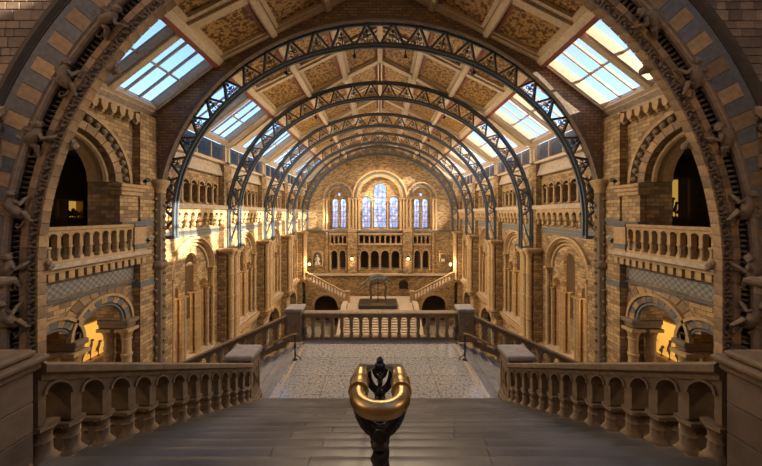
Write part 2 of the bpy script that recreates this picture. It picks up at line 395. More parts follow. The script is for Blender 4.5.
# ------------------------------------------------------------------ roof
ceiling = struct('ceiling', None)
sn = Vector((SLOPE, 1)).normalized()          # outward normal of the right-hand slope (x, z)
def slope_pt(t_, h, s=1): return (s*(t_-sn.x*h), RIDGE-SLOPE*t_-sn.y*h)
b = MB()
for s in (1, -1):
    q = [slope_pt(0, -.35, s), slope_pt(EAVE_X+.1, -.35, s), slope_pt(EAVE_X+.1, 0, s), slope_pt(0, 0, s)]
    b.prism(q, NEAR_Y, END_Y+.5)
obj('roof_boarding', b, ceiling, mat=M_CREAM)
BAYS = [(8.75, 13.6)]+[(ARCH_Y[k]-.15 if k == 0 else ARCH_Y[k], ARCH_Y[k+1]) for k in range(4)]+[(ARCH_Y[4], END_Y)]
for bi, (y0, y1) in enumerate(BAYS):
    for s in (1, -1):
        ts = [0.0, 2.47, 4.93, EAVE_X]
        ny = 2 if y1-y0 > 4 else 1
        for i in range(3):
            for j in range(ny):
                ta, tb = ts[i]+.2, ts[i+1]-.2
                ya = y0+(y1-y0)*j/ny+.16; yb = y0+(y1-y0)*(j+1)/ny-.16
                obj('panel', MB().prism([slope_pt(ta, .02, s), slope_pt(tb, .02, s), slope_pt(tb, .06, s), slope_pt(ta, .06, s)], ya, yb), ceiling, mat=M_PANEL)
                fr = MB()   # cream moulding frame and red inner strip round each panel
                for (u0, u1, v0, v1) in ((ta, tb, ya, ya+.16), (ta, tb, yb-.16, yb)):
                    fr.prism([slope_pt(u0, .02, s), slope_pt(u1, .02, s), slope_pt(u1, .2, s), slope_pt(u0, .2, s)], v0, v1)
                fr.prism([slope_pt(tb-.16, .02, s), slope_pt(tb, .02, s), slope_pt(tb, .2, s), slope_pt(tb-.16, .2, s)], ya+.16, yb-.16)
                obj('panel_frame', fr, ceiling, mat=M_CREAM)
                obj('red_strip', MB().prism([slope_pt(ta+.02, .02, s), slope_pt(ta+.16, .02, s), slope_pt(ta+.16, .12, s), slope_pt(ta+.02, .12, s)], ya+.16, yb-.16), ceiling, mat=M_RED)
        for i in (1, 2):          # purlins along the hall
            t0 = ts[i]
            obj('purlin', MB().prism([slope_pt(t0-.17, 0, s), slope_pt(t0+.17, 0, s), slope_pt(t0+.17, .3, s), slope_pt(t0+.09, .42, s), slope_pt(t0-.09, .42, s), slope_pt(t0-.17, .3, s)], y0, y1), ceiling, mat=M_CREAM)
        t0 = EAVE_X
        obj('eaves_beam', MB().prism([slope_pt(t0-.2, 0, s), slope_pt(t0+.05, 0, s), slope_pt(t0+.05, .45, s), slope_pt(t0-.2, .35, s)], y0, y1), ceiling, mat=M_CREAM)
        obj('red_beam', MB().prism([slope_pt(t0+.05, -.1, s), slope_pt(t0+.22, -.1, s), slope_pt(t0+.22, .5, s), slope_pt(t0+.05, .5, s)], y0, y1), ceiling, mat=M_RED)
        for j in range(ny+1):     # rafters down the slope
            yy = min(max(y0+(y1-y0)*j/ny, y0+.12), y1-.12)
            obj('rafter', MB().prism([slope_pt(0, 0, s), slope_pt(EAVE_X, 0, s), slope_pt(EAVE_X, .3, s), slope_pt(0, .3, s)], yy-.12, yy+.12), ceiling, mat=M_CREAM)
    obj('ridge_beam', MB().box(-.16, .16, y0, y1, RIDGE-.5, RIDGE), ceiling, mat=M_CREAM)

# skylights: one glazed slope for each bay and side
sv = Vector((SKY_X-EAVE_X-.15, SKY_Z-EAVE_Z+.1)); slen = sv.length; sd = sv/slen; sno = Vector((-sd.y, sd.x))  # outward normal
if sno.y < 0: sno = -sno
def sk(t_, h, s=1):
    x = EAVE_X+.15+sd.x*t_+sno.x*h; z = EAVE_Z-.1+sd.y*t_+sno.y*h; return (s*x, z)
wn = 1
for bi, (y0, y1) in enumerate(BAYS):
    for s in (1, -1):
        W = struct('window_%d' % wn, None); wn += 1
        ya, yb = y0+.05, y1-.05
        def rail(t0, t1, h0, h1, v0, v1, nm, mat=M_CREAM):
            obj(nm, MB().prism([sk(t0, h0, s), sk(t1, h0, s), sk(t1, h1, s), sk(t0, h1, s)], v0, v1), W, mat=mat)
        rail(0, .14, -.14, .16, ya, yb, 'top_rail'); rail(slen-.32, slen, -.3, .16, ya, yb, 'bottom_rail')
        nmid = 1 if y1-y0 > 4 else 0
        fw = .7 if bi else .34
        fw2 = fw if bi else .12
        stops = [(ya, ya+fw)]+([((ya+yb)/2-.15, (ya+yb)/2+.15)] if nmid else [])+[(yb-fw2, yb)]
        for k, (v0, v1) in enumerate(stops):
            rail(.14, slen-.32, -.24, .14, v0, v1, 'mullion')
            obj('mullion_moulding', MB().prism([sk(.14, -.34, s), sk(slen-.32, -.34, s), sk(slen-.32, -.24, s), sk(.14, -.24, s)], v0+.03, v1-.03), W, mat=M_CREAM)
        for k in range(len(stops)-1):
            g0, g1 = stops[k][1], stops[k+1][0]; nc = 3 if nmid else 3; nr = 2
            for c in range(nc):
                for r_ in range(nr):
                    pa, pb = g0+(g1-g0)*c/nc, g0+(g1-g0)*(c+1)/nc
                    ta, tb = .14+(slen-.46)*r_/nr, .14+(slen-.46)*(r_+1)/nr
                    rail(ta+.012, tb-.012, .03, .045, pa+.012, pb-.012, 'pane', M_GLASS)
            for c in range(1, nc): rail(.14, slen-.32, -.02, .08, g0+(g1-g0)*c/nc-.03, g0+(g1-g0)*c/nc+.03, 'glazing_bar')
            rail(.14+(slen-.46)/2-.035, .14+(slen-.46)/2+.035, -.03, .1, g0, g1, 'transom')
        if bi:     # low casements under the slope and the sloping stone ledge
            X = SKY_X+.12
            for k in range(4):
                c0 = ya+.3+(yb-ya-.6)*k/4; c1 = ya+.3+(yb-ya-.6)*(k+1)/4
                xa, xb = (X, X+.02) if s > 0 else (-X-.02, -X)
                obj('pane', MB().box(xa, xb, c0+.04, c1-.04, 3.55, 4.55), W, mat=M_GLASS)
                xa, xb = (X-.06, X+.1) if s > 0 else (-X-.1, -X+.06)
                obj('glazing_bar', MB().box(xa, xb, c0-.04, c0+.04, 3.5, 4.6), W, mat=M_CREAM)
            xa, xb = (X-.15, X+.2) if s > 0 else (-X-.2, -X+.15)
            obj('bottom_rail', MB().box(xa, xb, ya, yb, 3.35, 3.52), W, mat=M_CREAM)
            obj('side_frame', MB().box(xa, xb, ya, ya+.3, 3.4, 4.7), W, mat=M_CREAM)
            obj('side_frame', MB().box(xa, xb, yb-.3, yb, 3.4, 4.7), W, mat=M_CREAM)
            obj('sloping_ledge', MB().prism([(s*10.5, 2.55), (s*11.5, 2.55), (s*11.5, 3.4), (s*10.75, 3.4)], ya, yb), W, mat=M_LEDGE)
        else:
            obj('cornice', MB().prism([(s*10.15, 4.55), (s*10.1, 4.85), (s*11.2, 4.95), (s*11.2, 4.2), (s*10.4, 4.2), (s*10.35, 4.4)], y0, y1), W, mat=M_LEDGE)

# ------------------------------------------------------------------ nave side walls
HB = 6.45/2
def bay_mesh(hw, full=True):
    b = MB(); holes = []
    na = 7 if full else 3
    for i in range(na): holes.append(archpts((i-(na-1)/2)*.74, .28, 1.68, .68, 8))
    if full:
        holes.append(archpts(0, 1.72, -3.36, -8.55, 20)); holes.append(archpts(0, 1.75, -11.3, GROUND+.05, 16))
    else:
        holes.append(archpts(0, .62, -3.0, -8.0, 12)); holes.append(archpts(0, .62, -11.3, GROUND+.05, 12))
    b.prism(rect(-hw, hw, GROUND, 2.6), -1.5, -.8, holes)
    return b.mesh('wall_bay', M_BRICK)
def corbel_mesh():
    b = MB()
    b.lathe([(.03, -.42), (.10, -.38), (.13, -.28), (.10, -.18), (.06, -.15), (.15, -.08), (.19, .02), (.17, .12), (.2, .16), (.2, .22)], n=8)
    return b.mesh('corbel', M_STONE)
def frieze_mesh(n, pitch):
    """row of little round arches springing from the corbels"""
    p = [(-n*pitch/2, -.1)]
    for i in range(n):
        c = (i-(n-1)/2)*pitch; r = pitch*.34
        p += [(c+r*cos(pi-pi*q/8), -.1+r*sin(pi-pi*q/8)) for q in range(9)]
    p += [(n*pitch/2, -.1), (n*pitch/2, .34), (-n*pitch/2, .34)]
    return MB().prism(p, -.8, -.42).mesh('arched_frieze', M_STONE)
me_frieze, me_frieze_end = frieze_mesh(9, .6), frieze_mesh(4, .6)
me_bay, me_bay_end = bay_mesh(HB), bay_mesh(1.5, False)
me_corbel = corbel_mesh()
me_colonnette = column(.085, 1.05, 8, 0).mesh('colonnette', M_STONE)
me_slim = column(.1, 3.67, 8, 3).mesh('column', M_STONE)
me_shaft = column(.17, 2.7, 10, 2).mesh('column', M_STONE)
me_pshaft = column(.185, 6.05, 12, 3, capr=1.4).mesh('column', M_STONE)
me_arch_ring = MB().arcprofile([(1.66, -.95), (1.76, -.66), (1.85, -.78), (1.95, -.6), (2.07, -.64), (2.07, -.82), (1.66, -1.0)], (0, -3.36), n=28).mesh('archivolt', M_STONE)
me_arch_roll = MB().tube([(1.6*cos(pi*i/24), -.88, -3.36+1.6*sin(pi*i/24)) for i in range(25)], .09, 6).mesh('roll_moulding', M_STONE)
# inner screen: tall round arch between two short ones
def screen_mesh():
    b = MB(); p = [(-1.85, -4.6), (-1.58, -4.6)]
    p += [(-1.2+.38*cos(pi-pi*i/8), -4.32+.38*sin(pi-pi*i/8)) for i in range(9)]
    p += [(-.82, -4.6), (-.52, -4.6)]+[(.52*cos(pi-pi*i/10), -2.75+.52*sin(pi-pi*i/10)) for i in range(11)]+[(.52, -4.6), (.82, -4.6)]
    p += [(1.2+.38*cos(pi-pi*i/8), -4.32+.38*sin(pi-pi*i/8)) for i in range(9)]
    p += [(1.58, -4.6), (1.85, -4.6), (1.85, -1.55), (-1.85, -1.55)]
    b.prism(p, -1.1, -.92); return b.mesh('arch_screen', M_BRICK)
me_screen = screen_mesh()
me_plinth = MB().box(-1.75, 1.75, -1.6, -.85, -8.6, -8.3).box(-1.9, 1.9, -1.6, -.55, -8.42, -8.27).mesh('plinth_wall', M_LEDGE)
me_ledge = MB().prism([(0, 0)]*0 or [(-HB, .32), (HB, .32), (HB, .56), (-HB, .56)], -.8, -.32).mesh('ledge', M_LEDGE)
me_band = MB().box(-HB, HB, -.8, -.75, -1.28, -.86).mesh('diamond_band', M_ZIG)
me_archlet = MB().ring(.28, .35, -.8, -.72, (0, 1.68), n=10).mesh('archlet_hood', M_STONE)
me_string = MB().box(-HB, HB, -.8, -.5, -8.75, -8.5).box(-HB, HB, -.8, -.62, -9.0, -8.75).mesh('string_course', M_STONE)
me_garch = MB().ring(1.75, 2.1, -.82, -.7, (0, -11.3), n=24).mesh('ground_archivolt', M_STONE)
walls = {}
for s, nm, rot in ((1, 'wall_right', RIGHT), (-1, 'wall_left', LEFT)):
    root = struct(nm, None); walls[s] = root
    for k in range(5):
        yc = ARCH_Y[k]+(HB if k < 4 else 1.5); full = k < 4
        B = obj('wall_bay', me_bay if full else me_bay_end, root, (s*W2, yc, 0), rot)
        na = 7 if full else 3
        for i in range(na):
            u = (i-(na-1)/2)*.74
            obj('archlet_hood', me_archlet, B, (u, 0, 0))
            if i: obj('colonnette', me_colonnette, B, (u-.37, -.72, .68))
        n_c = 10 if full else 5
        for i in range(n_c): obj('corbel', me_corbel, B, ((i-(n_c-1)/2)*.6, -.58, -.3))
        obj('arched_frieze', me_frieze if full else me_frieze_end, B)
        sx = (1, 1, 1) if full else (1.5/HB, 1, 1)
        obj('ledge', me_ledge, B, scale=sx); obj('diamond_band', me_band, B, scale=sx); obj('string_course', me_string, B, scale=sx)
        obj('passage_back', MB().box(-(HB if full else 1.5), HB if full else 1.5, -2.6, -2.4, .2, 2.6), B, mat=M_BRICKD)
        if not full: continue
        obj('archivolt', me_arch_ring, B); obj('roll_moulding', me_arch_roll, B); obj('arch_screen', me_screen, B); obj('plinth_wall', me_plinth, B)
        obj('ground_archivolt', me_garch, B)
        for u in (-.78, -.56, .56, .78, -1.66, 1.66):
            for v in (-.93, -1.22): obj('column', me_slim, B, (u, v, -8.27))
        for u in (-1.85, 1.85): obj('column', me_slim, B, (u, -.7, -8.27), scale=(1.1, 1.1, 1.34))
    for k in range(5):            # piers
        b = MB(); b.box(-.66, .66, -1.5, -.22, GROUND, -2.5); b.box(-.5, .5, -1.5, -.42, -2.5, 3.3)
        b.box(-.8, .8, -.9, .2, -8.9, -8.55)
        P = obj('pier', b, root, (s*W2, ARCH_Y[k], 0), rot, mat=M_BRICK)
        if k == 0: continue
        for u, v in ((-.44, .0), (0, .08), (.44, .0)): obj('column', me_pshaft, P, (u, v, -8.55))
        obj('pier_cap', MB().bevbox(-.82, .82, -.7, .36, -2.52, -2.28, .05), P, mat=M_STONE)
# ------------------------------------------------------------------ iron arches
AI, AO, BI, BO, ZC = 9.62, 10.36, 8.13, 9.18, -.2
def ell(a_, b_, t_): return (a_*cos(t_), ZC+b_*sin(t_))
def chord_mesh(a_, b_, zb, th):
    pts = [(a_, zb)]+[ell(a_, b_, pi*i/64) for i in range(65)]+[(-a_, zb)]
    b = MB()
    for k in range(2):
        R = []; yw = .15 if k == 0 else .05
        n_ = len(pts)
        for i in range(n_):
            x, z = pts[i]; xa, za = pts[max(i-1, 0)]; xb, zb_ = pts[min(i+1, n_-1)]
            d = Vector((xb-xa, zb_-za)).normalized(); nx, nz = d.y, -d.x
            h0, h1 = (-th*.4, th*.4) if k == 0 else (-th*1.2, th*1.2)
            R.append([(x+nx*h0, -yw, z+nz*h0), (x+nx*h1, -yw, z+nz*h1), (x+nx*h1, yw, z+nz*h1), (x+nx*h0, yw, z+nz*h0)])
        b.loft(R, cap=True)
    return b.mesh('chord', M_IRON)
NT = 26
strut_me, scroll_place = [], []
for i in range(NT):
    t0, t1 = pi*(i)/NT, pi*(i+1)/NT; tm = (t0+t1)/2
    p0, p1, pm = ell(AI, BI, t0), ell(AI, BI, t1), ell(AO, BO, tm)
    for a in (p0, p1):
        strut_me.append(MB().bar((a[0], 0, a[1]), (pm[0], 0, pm[1]), .09, .16).mesh('strut', M_IRON))
    cx, cz = (p0[0]+p1[0]+pm[0])/3, (p0[1]+p1[1]+pm[1])/3
    mid = ((p0[0]+p1[0])/2, (p0[1]+p1[1])/2)
    scroll_place.append(((cx, 0, cz), atan2(pm[0]-mid[0], pm[1]-mid[1])))
def curl(b, cx, cz, r, y=0, th=.022, turns=1.3, flip=1, n=11):
    b.tube([(cx+flip*r*(1-.6*k/n)*cos(2*pi*turns*k/n), y, cz+r*(1-.6*k/n)*sin(2*pi*turns*k/n)) for k in range(n+1)], th, 4)
b = MB()
for (cx, cz, r, fl) in ((-.2, -.16, .13, 1), (.2, -.16, .13, -1), (-.1, .1, .1, 1), (.1, .1, .1, -1), (0, .3, .06, 1)): curl(b, cx, cz, r, flip=fl)
b.tube([(0, 0, -.36), (0, 0, .42)], .025, 4)
me_scroll = b.mesh('scrollwork', M_IRON)
chords = {}
ordw = ['nearest the great stone arch, framed by a brick arch', 'second along from the great stone arch', 'midway along the roof of the hall', 'second from the stained glass windows', 'nearest the stained glass end wall']
for k, y in enumerate(ARCH_Y):
    zb = -1.1 if k == 0 else -2.28
    if zb not in chords: chords[zb] = (chord_mesh(AI, BI, zb, .11), chord_mesh(AO, BO, zb, .11))
    A = thing('iron_arch', 'blue-grey iron lattice roof arch, '+ordw[k], 'arch', (0, y, 0), group='iron roof arches')
    obj('inner_chord', chords[zb][0], A); obj('outer_chord', chords[zb][1], A)
    for m_ in strut_me: obj('strut', m_, A)
    for (p, ang) in scroll_place: obj('scrollwork', me_scroll, A, p, (0, ang, 0))
    for s in (1, -1):
        for (za, zb2) in (((ZC, zb+.1),)):
            obj('leg_strut', MB().bar((s*AI, 0, za), (s*AO, 0, zb2), .08, .14), A, mat=M_IRON)
            obj('leg_plate', MB().box(s*9.95-.42, s*9.95+.42, -.22, .22, zb-.06, zb+.08), A, mat=M_IRON)
    obj('king_rod', MB().tube([(0, 0, ZC+BO), (0, 0, RIDGE-.2)], .06, 6), A, mat=M_IRON)

# brick diaphragm arch carrying the first iron arch, and its piers
def ellpts(a_, b_, n=48, zb=GROUND): return [(a_, zb)]+[(a_*cos(pi*i/n), -.2+b_*sin(pi*i/n)) for i in range(n+1)]+[(-a_, zb)]
DA, DB = 10.1, 9.1
poly = ellpts(DA, DB)+[(-11.5, GROUND), (-11.5, 4.2), (-7.4, 7.3), (0, 11.0), (7.4, 7.3), (11.5, 4.2), (11.5, GROUND)]
diaph = struct('wall_diaphragm', MB().prism(poly, 13.6, 13.88).mesh('wall_diaphragm', M_BRICKD))
R = []
for i in range(65):
    a = pi*i/64; R.append([(q*DA/10.1*cos(a), y, -.2+q*DB/10.1*sin(a)) for q, y in ((10.02, 13.54), (10.2, 13.54), (10.2, 13.7), (10.02, 13.7))])
obj('brick_hood', MB().loft(R, cap=True), diaph, mat=M_BLOCKG)
bcol = MB()
prof = []
for k in range(70):
    z = 9.0*k/69; prof.append((.2+.05*(k % 2), z))
bcol.lathe(prof, n=8)
for k in range(34):
    for q in range(2): bcol.ball((.22*cos(pi*(k % 2)*.5+pi*q), .22*sin(pi*(k % 2)*.5+pi*q), .3+k*.255), .09, 5, 3)
me_ccol = bcol.mesh('carved_colonette', M_CARVE)
me_ccap = MB().lathe([(.22, 0), (.25, .1), (.24, .2), (.34, .42), (.4, .5), (.4, .62), (.3, .66)], n=10).mesh('capital', M_STONE)
for s in (1, -1):
    obj('carved_colonette', me_ccol, diaph, (s*10.0, 13.62, -8.05)); obj('capital', me_ccap, diaph, (s*10.0, 13.62, .9))
    obj('knot', MB().ball((0, 0, 0), .34, 8, 6, (1, 1, .8)), diaph, (s*10.0, 13.62, -2.3), mat=M_CARVE)
    obj('brick_pier', MB().box(-.42, .42, -.5, .5, GROUND, 4.3), diaph, (s*10.5, 13.12, 0), mat=M_BRICK)
    obj('band_course', MB().box(-.46, .46, -.54, .54, -.5, -.2), diaph, (s*10.5, 13.12, 0), mat=M_GREY)
    obj('band_course', MB().box(-.46, .46, -.54, .54, -3.1, -2.85), diaph, (s*10.5, 13.12, 0), mat=M_GREY)

# ------------------------------------------------------------------ arcaded balustrades
def shear(b, k):
    b.v = [(x, y, z+k*x) for x, y, z in b.v]; return b
def balustrade(name, label, n, pitch, h, slope, loc, rot, group, thick=.3, mat=M_BAL, colr=.045, carve=False):
    """run of round-headed openings on short columns; starts at u = 0, follows the slope"""
    Lg = n*pitch; A = thing(name, label, 'balustrade', loc, rot, group) if label else None
    if A is None:
        A = obj(name, None, None, loc, rot)
    rail_h, base_h = h*.16, h*.14
    t_ = thick/2
    pr = [(-t_*1.25, h-rail_h*.55), (-t_*1.25, h-rail_h*.15), (-t_*1.0, h), (t_*1.0, h), (t_*1.25, h-rail_h*.15), (t_*1.25, h-rail_h*.55), (t_*.95, h-rail_h*.75), (t_*.95, h-rail_h), (-t_*.95, h-rail_h), (-t_*.95, h-rail_h*.75)]
    ns_ = max(1, int(Lg/1.2))
    for i in range(ns_):    # coping stones
        u0, u1 = Lg*i/ns_+(.004 if i else 0), Lg*(i+1)/ns_-.004
        obj('coping_stone', shear(MB().loft([[(u, p[0], p[1]) for p in pr] for u in (u0, u1)], cap=True), slope), A, mat=mat)
    r = pitch*.34; top = h-rail_h; spring = top-r*1.18; capz = base_h+(spring-base_h)*.55
    poly = [(0, capz)]
    for i in range(n):
        c = (i+.5)*pitch; poly += [(c-r, capz)]+[(c+r*cos(pi-pi*q/8), spring+r*sin(pi-pi*q/8)) for q in range(9)]+[(c+r, capz)]
    poly += [(Lg, capz), (Lg, top), (0, top)]
    obj('arch_panel', shear(MB().prism(poly, -t_*.8, t_*.8), slope), A, mat=mat)
    key = (name, round(pitch, 3), round(h, 3), round(slope, 3))
    hood = MB()
    hood.ring(r*1.0, r*1.2, -t_*.95, t_*.95, (0, spring), n=10)
    hm = shear(hood, slope).mesh('arch_hood', mat)
    for i in range(n): obj('arch_hood', hm, A, ((i+.5)*pitch, 0, slope*(i+.5)*pitch))
    cw = pitch/2-r
    cm = MB()
    prof = [(colr*1.5, 0), (colr*1.5, .02), (colr*1.2, .045), (colr, .07), (colr*.95, (capz-base_h)*.5), (colr*1.15, (capz-base_h)*.52), (colr*.95, (capz-base_h)*.56), (colr*.95, (capz-base_h)*.74), (colr*1.5, (capz-base_h)*.9)]
    for vy in (-t_*.5, t_*.5):
        cm.lathe(prof, (0, vy, base_h), 8)
    a = max(cw*.9, colr*1.35)
    cm.box(-a, a, -t_*.9, t_*.9, base_h+(capz-base_h)*.9, capz+.004)
    cm.bevbox(-a, a, -t_*1.05, t_*1.05, 0, base_h+.01, .012)
    if carve: cm.box(-colr*.8, colr*.8, -t_*.3, t_*.3, base_h, capz)
    cm = cm.mesh('baluster', mat)
    for i in range(n+1):
        u = min(max(i*pitch, a), Lg-a)
        obj('baluster', cm, A, (u, 0, slope*u))
    pb = MB(); pb.box(0, Lg, -t_*1.0, t_*1.0, -.12, base_h*.55)
    obj('base_course', shear(pb, slope), A, mat=mat)
    return A

# ------------------------------------------------------------------ near bays with balconies
for s, rot in ((1, RIGHT), (-1, LEFT)):
    q = s                                     # local u = q*(y-11)
    def U(y): return q*(y-11.0)
    def R_(y0, y1): return (min(U(y0), U(y1)), max(U(y0), U(y1)))
    root = walls[s]
    b = MB(); v0, v1 = -1.4, -.4
    u0, u1 = R_(8.72, 13.6)
    holes = [archpts(U(9.95), 1.75, 1.25, -1.6, 20), [(U(y), z) for y, z in [(8.85, -8.0), (12.6, -8.0), (12.6, -4.5), (12.1, -4.5)]+[(11.25+.85*cos(pi*i/14), -4.3+.85*sin(pi*i/14)) for i in range(15)]+[(10.4, -4.5), (10.05, -4.5)]+[(9.5+.55*cos(pi*i/12), -4.3+.55*sin(pi*i/12)) for i in range(13)]+[(8.95, -4.5), (8.85, -4.5)]]]
    b.prism(rect(u0, u1, GROUND, 4.3), v0, v1, holes)
    B = obj('balcony_bay', b, root, (s*W2, 11.0, 0), rot, mat=M_BRICK)
    c = U(9.95)
    for i in range(15):       # voussoirs of the upper arch
        a0, a1 = pi*i/15+.006, pi*(i+1)/15-.006
        obj('voussoir', MB().ring(1.75, 2.05, -.42, -.3, (c, 1.25), a0, a1, 4), B, mat=M_BLOCK)
    obj('arch_moulding', MB().arcprofile([(1.62, -.9), (1.75, -.55), (1.75, -1.3), (1.62, -1.3)], (c, 1.25), n=28), B, mat=M_STONE)
    obj('arch_moulding', MB().tube([(c+1.66*cos(pi*i/28), -.62, 1.25+1.66*sin(pi*i/28)) for i in range(29)], .09, 6), B, mat=M_STONE)
    obj('hood_mould', MB().ring(2.32, 2.45, -.42, -.22, (c, 1.25), n=28), B, mat=M_STONE)
    me_b = MB().ball((0, 0, 0), .12, 8, 5).mesh('boss', M_CARVE)
    for i in range(21):
        a = pi*(i+.5)/21; obj('boss', me_b, B, (c+2.19*cos(a), -.3, 1.25+2.19*sin(a)))
    for (ya, yb) in ((8.8, 8.62), (11.72, 12.7)):
        if ya > 10:
            x0, x1 = R_(ya, yb)
            obj('jamb_pier', MB().box(x0, x1, -1.38, -.16, -1.5, .9), B, mat=M_BRICK)
            obj('impost', MB().bevbox(x0-.12, x1+.12, -.5, .02, .9, 1.06, .03).bevbox(x0-.05, x1+.05, -.5, -.05, .74, .92, .03).bevbox(x0-.16, x1+.16, -.5, .06, 1.06, 1.2, .02), B, mat=M_STONE)
            obj('plinth_band', MB().box(x0-.05, x1+.05, -.45, -.02, -.5, -.3), B, mat=M_GREY)
            obj('plinth_band', MB().box(x0-.05, x1+.05, -.45, .05, -1.5, -1.2), B, mat=M_GREY)
    x0, x1 = R_(8.75, 12.9)
    obj('balcony_ledge', MB().prism([(0, 0)]*0 or rect(x0, x1, -1.68, -1.52), -.4, .18), B, mat=M_LEDGE)
    obj('balcony_bed', MB().box(x0, x1, -.4, .02, -1.82, -1.68), B, mat=M_STONE)
    me_d = MB().prism([(0, 0)]*0 or [(-.095, -.26), (.095, -.26), (.095, 0), (-.095, 0)], 0, .36).mesh('dentil', M_STONE)
    for i in range(14): obj('dentil', me_d, B, (x0+.13+i*(x1-x0-.26)/13, -.4, -1.82))
    obj('frieze', MB().box(x0, x1, -.4, -.34, -2.68, -2.2), B, mat=M_CHECK)
    obj('dark_course', MB().box(x0, x1, -.4, -.32, -2.86, -2.76), B, mat=M_GREY)
    for (yc, r, nv) in ((11.25, .85, 13), (9.5, .55, 11)):
        c2 = U(yc)
        for i in range(nv):
            a0, a1 = pi*i/nv+.008, pi*(i+1)/nv-.008
            obj('voussoir', MB().ring(r+.1, r+.34, -.42, -.32, (c2, -4.3), a0, a1, 3), B, mat=M_GREY if i % 2 else M_BLOCK)
        obj('arch_moulding', MB().tube([(c2+(r+.03)*cos(pi*i/20), -.42, -4.3+(r+.03)*sin(pi*i/20)) for i in range(21)], .07, 6), B, mat=M_GREY)
        obj('hood_mould', MB().ring(r+.34, r+.44, -.42, -.26, (c2, -4.3), n=24), B, mat=M_STONE)
    for yc, ww in ((10.22, .24), (12.35, .3)):
        c2 = U(yc)
        obj('impost', MB().bevbox(c2-ww, c2+ww, -1.4, -.12, -4.46, -4.28, .03).bevbox(c2-ww*.8, c2+ww*.8, -1.4, -.22, -4.62, -4.44, .03), B, mat=M_CARVE)
        for dv in (-.42, -1.15):
            obj('column', me_shaft, B, (c2, dv, -8.0), scale=(1, 1, 1.24))
    for i in range(13):
        if i in (0, 12): continue
        a0, a1 = pi*i/13+.01, pi*(i+1)/13-.01
        obj('wall_voussoir', MB().ring(1.3, 1.62, -.42, -.375, (U(11.25), -4.3), a0, a1, 2), B, mat=M_BLOCK)
    me_cb = MB().prism([(0, 0)]*0 or [(-.13, .25), (.13, .25), (.13, .05), (.06, -.1), (-.06, -.1), (-.13, .05)], 0, .3).ball((0, .17, -.12), .1, 6, 4).mesh('corbel', M_STONE)
    for i in range(10): obj('corbel', me_cb, B, (x0+.35+i*(x1-x0-.7)/9, -.4, 3.95))
    # balustrade along the balcony
    y_start = 8.9
    bl = balustrade('balcony_balustrade', 'arcaded stone balcony balustrade in front of the %s glowing yellow case' % ('tall' if s > 0 else 'small'), 9, .345, 1.12, 0,
                    (s*9.98, y_start if s > 0 else y_start+9*.345, -1.52), rot, 'balcony balustrades', thick=.24, mat=M_STONE, colr=.05)
    pb = thing('balustrade_pier', 'square grey-banded stone end block of the balcony with the %s glowing case' % ('tall' if s > 0 else 'small'), 'pier', (s*9.98, 12.32, -1.52), rot, 'balcony end blocks')
    obj('die', MB().box(-.3, .3, -.16, .16, 0, 1.0), pb, mat=M_STONE); obj('cap', MB().bevbox(-.33, .33, -.2, .2, 1.0, 1.14, .03), pb, mat=M_GREY); obj('band', MB().box(-.31, .31, -.18, .18, .1, .3), pb, mat=M_GREY)

# ------------------------------------------------------------------ great stone arch
AC = -1.62                      # springing height
def rr(px, d): return px*d/F
ga = thing('stone_arch', 'huge round stone arch with alternating grey and buff voussoirs and climbing carved animals', 'arch', (0, 0, 0))
dF, dR, dI = NEAR_Y, NEAR_Y+.3, NEAR_Y+.25
R_hood1, R_hood0, R_v1, R_v0 = rr(423, dF), rr(411, dF), rr(404, dF), rr(381, dF)
R_in = rr(341.5, dI); R_b1 = rr(343, dI); R_f1 = rr(352, dI); R_c1 = rr(358.5, dI); R_rec1 = rr(375.5, dF)
def jambring(b, prof, n=72):
    """sweep (radius, y) profile up both jambs and round the head"""
    Rg = []
    for a in [None]+[pi*i/n for i in range(n+1)]+['end']:
        if a is None: Rg.append([(r, y, -8.1) for r, y in prof])
        elif a == 'end': Rg.append([(-r, y, -8.1) for r, y in prof])
        else: Rg.append([(r*cos(a), y, AC+r*sin(a)) for r, y in prof])
    return b.loft(Rg, cap=True)
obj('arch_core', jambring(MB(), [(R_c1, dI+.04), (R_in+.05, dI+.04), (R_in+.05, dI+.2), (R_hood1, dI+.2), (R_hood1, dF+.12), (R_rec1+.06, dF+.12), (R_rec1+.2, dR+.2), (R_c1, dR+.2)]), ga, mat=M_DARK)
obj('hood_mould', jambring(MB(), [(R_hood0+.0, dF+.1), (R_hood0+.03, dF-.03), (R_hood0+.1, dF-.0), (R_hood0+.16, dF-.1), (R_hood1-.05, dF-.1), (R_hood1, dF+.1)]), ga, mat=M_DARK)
obj('grey_band', jambring(MB(), [(R_v1+.01, dF+.1), (R_v1+.01, dF-.02), (R_hood0, dF-.02), (R_hood0, dF+.1)]), ga, mat=M_GREY)
obj('roll_moulding', jambring(MB(), [(R_rec1+.02, dF+.13), (R_rec1, dF+.04), (R_rec1+.02, dF-.02), (R_rec1+.06, dF-.04), (R_rec1+.1, dF+.0), (R_v0-.03, dF-.05), (R_v0, dF+.1)]), ga, mat=M_BLOCKG)
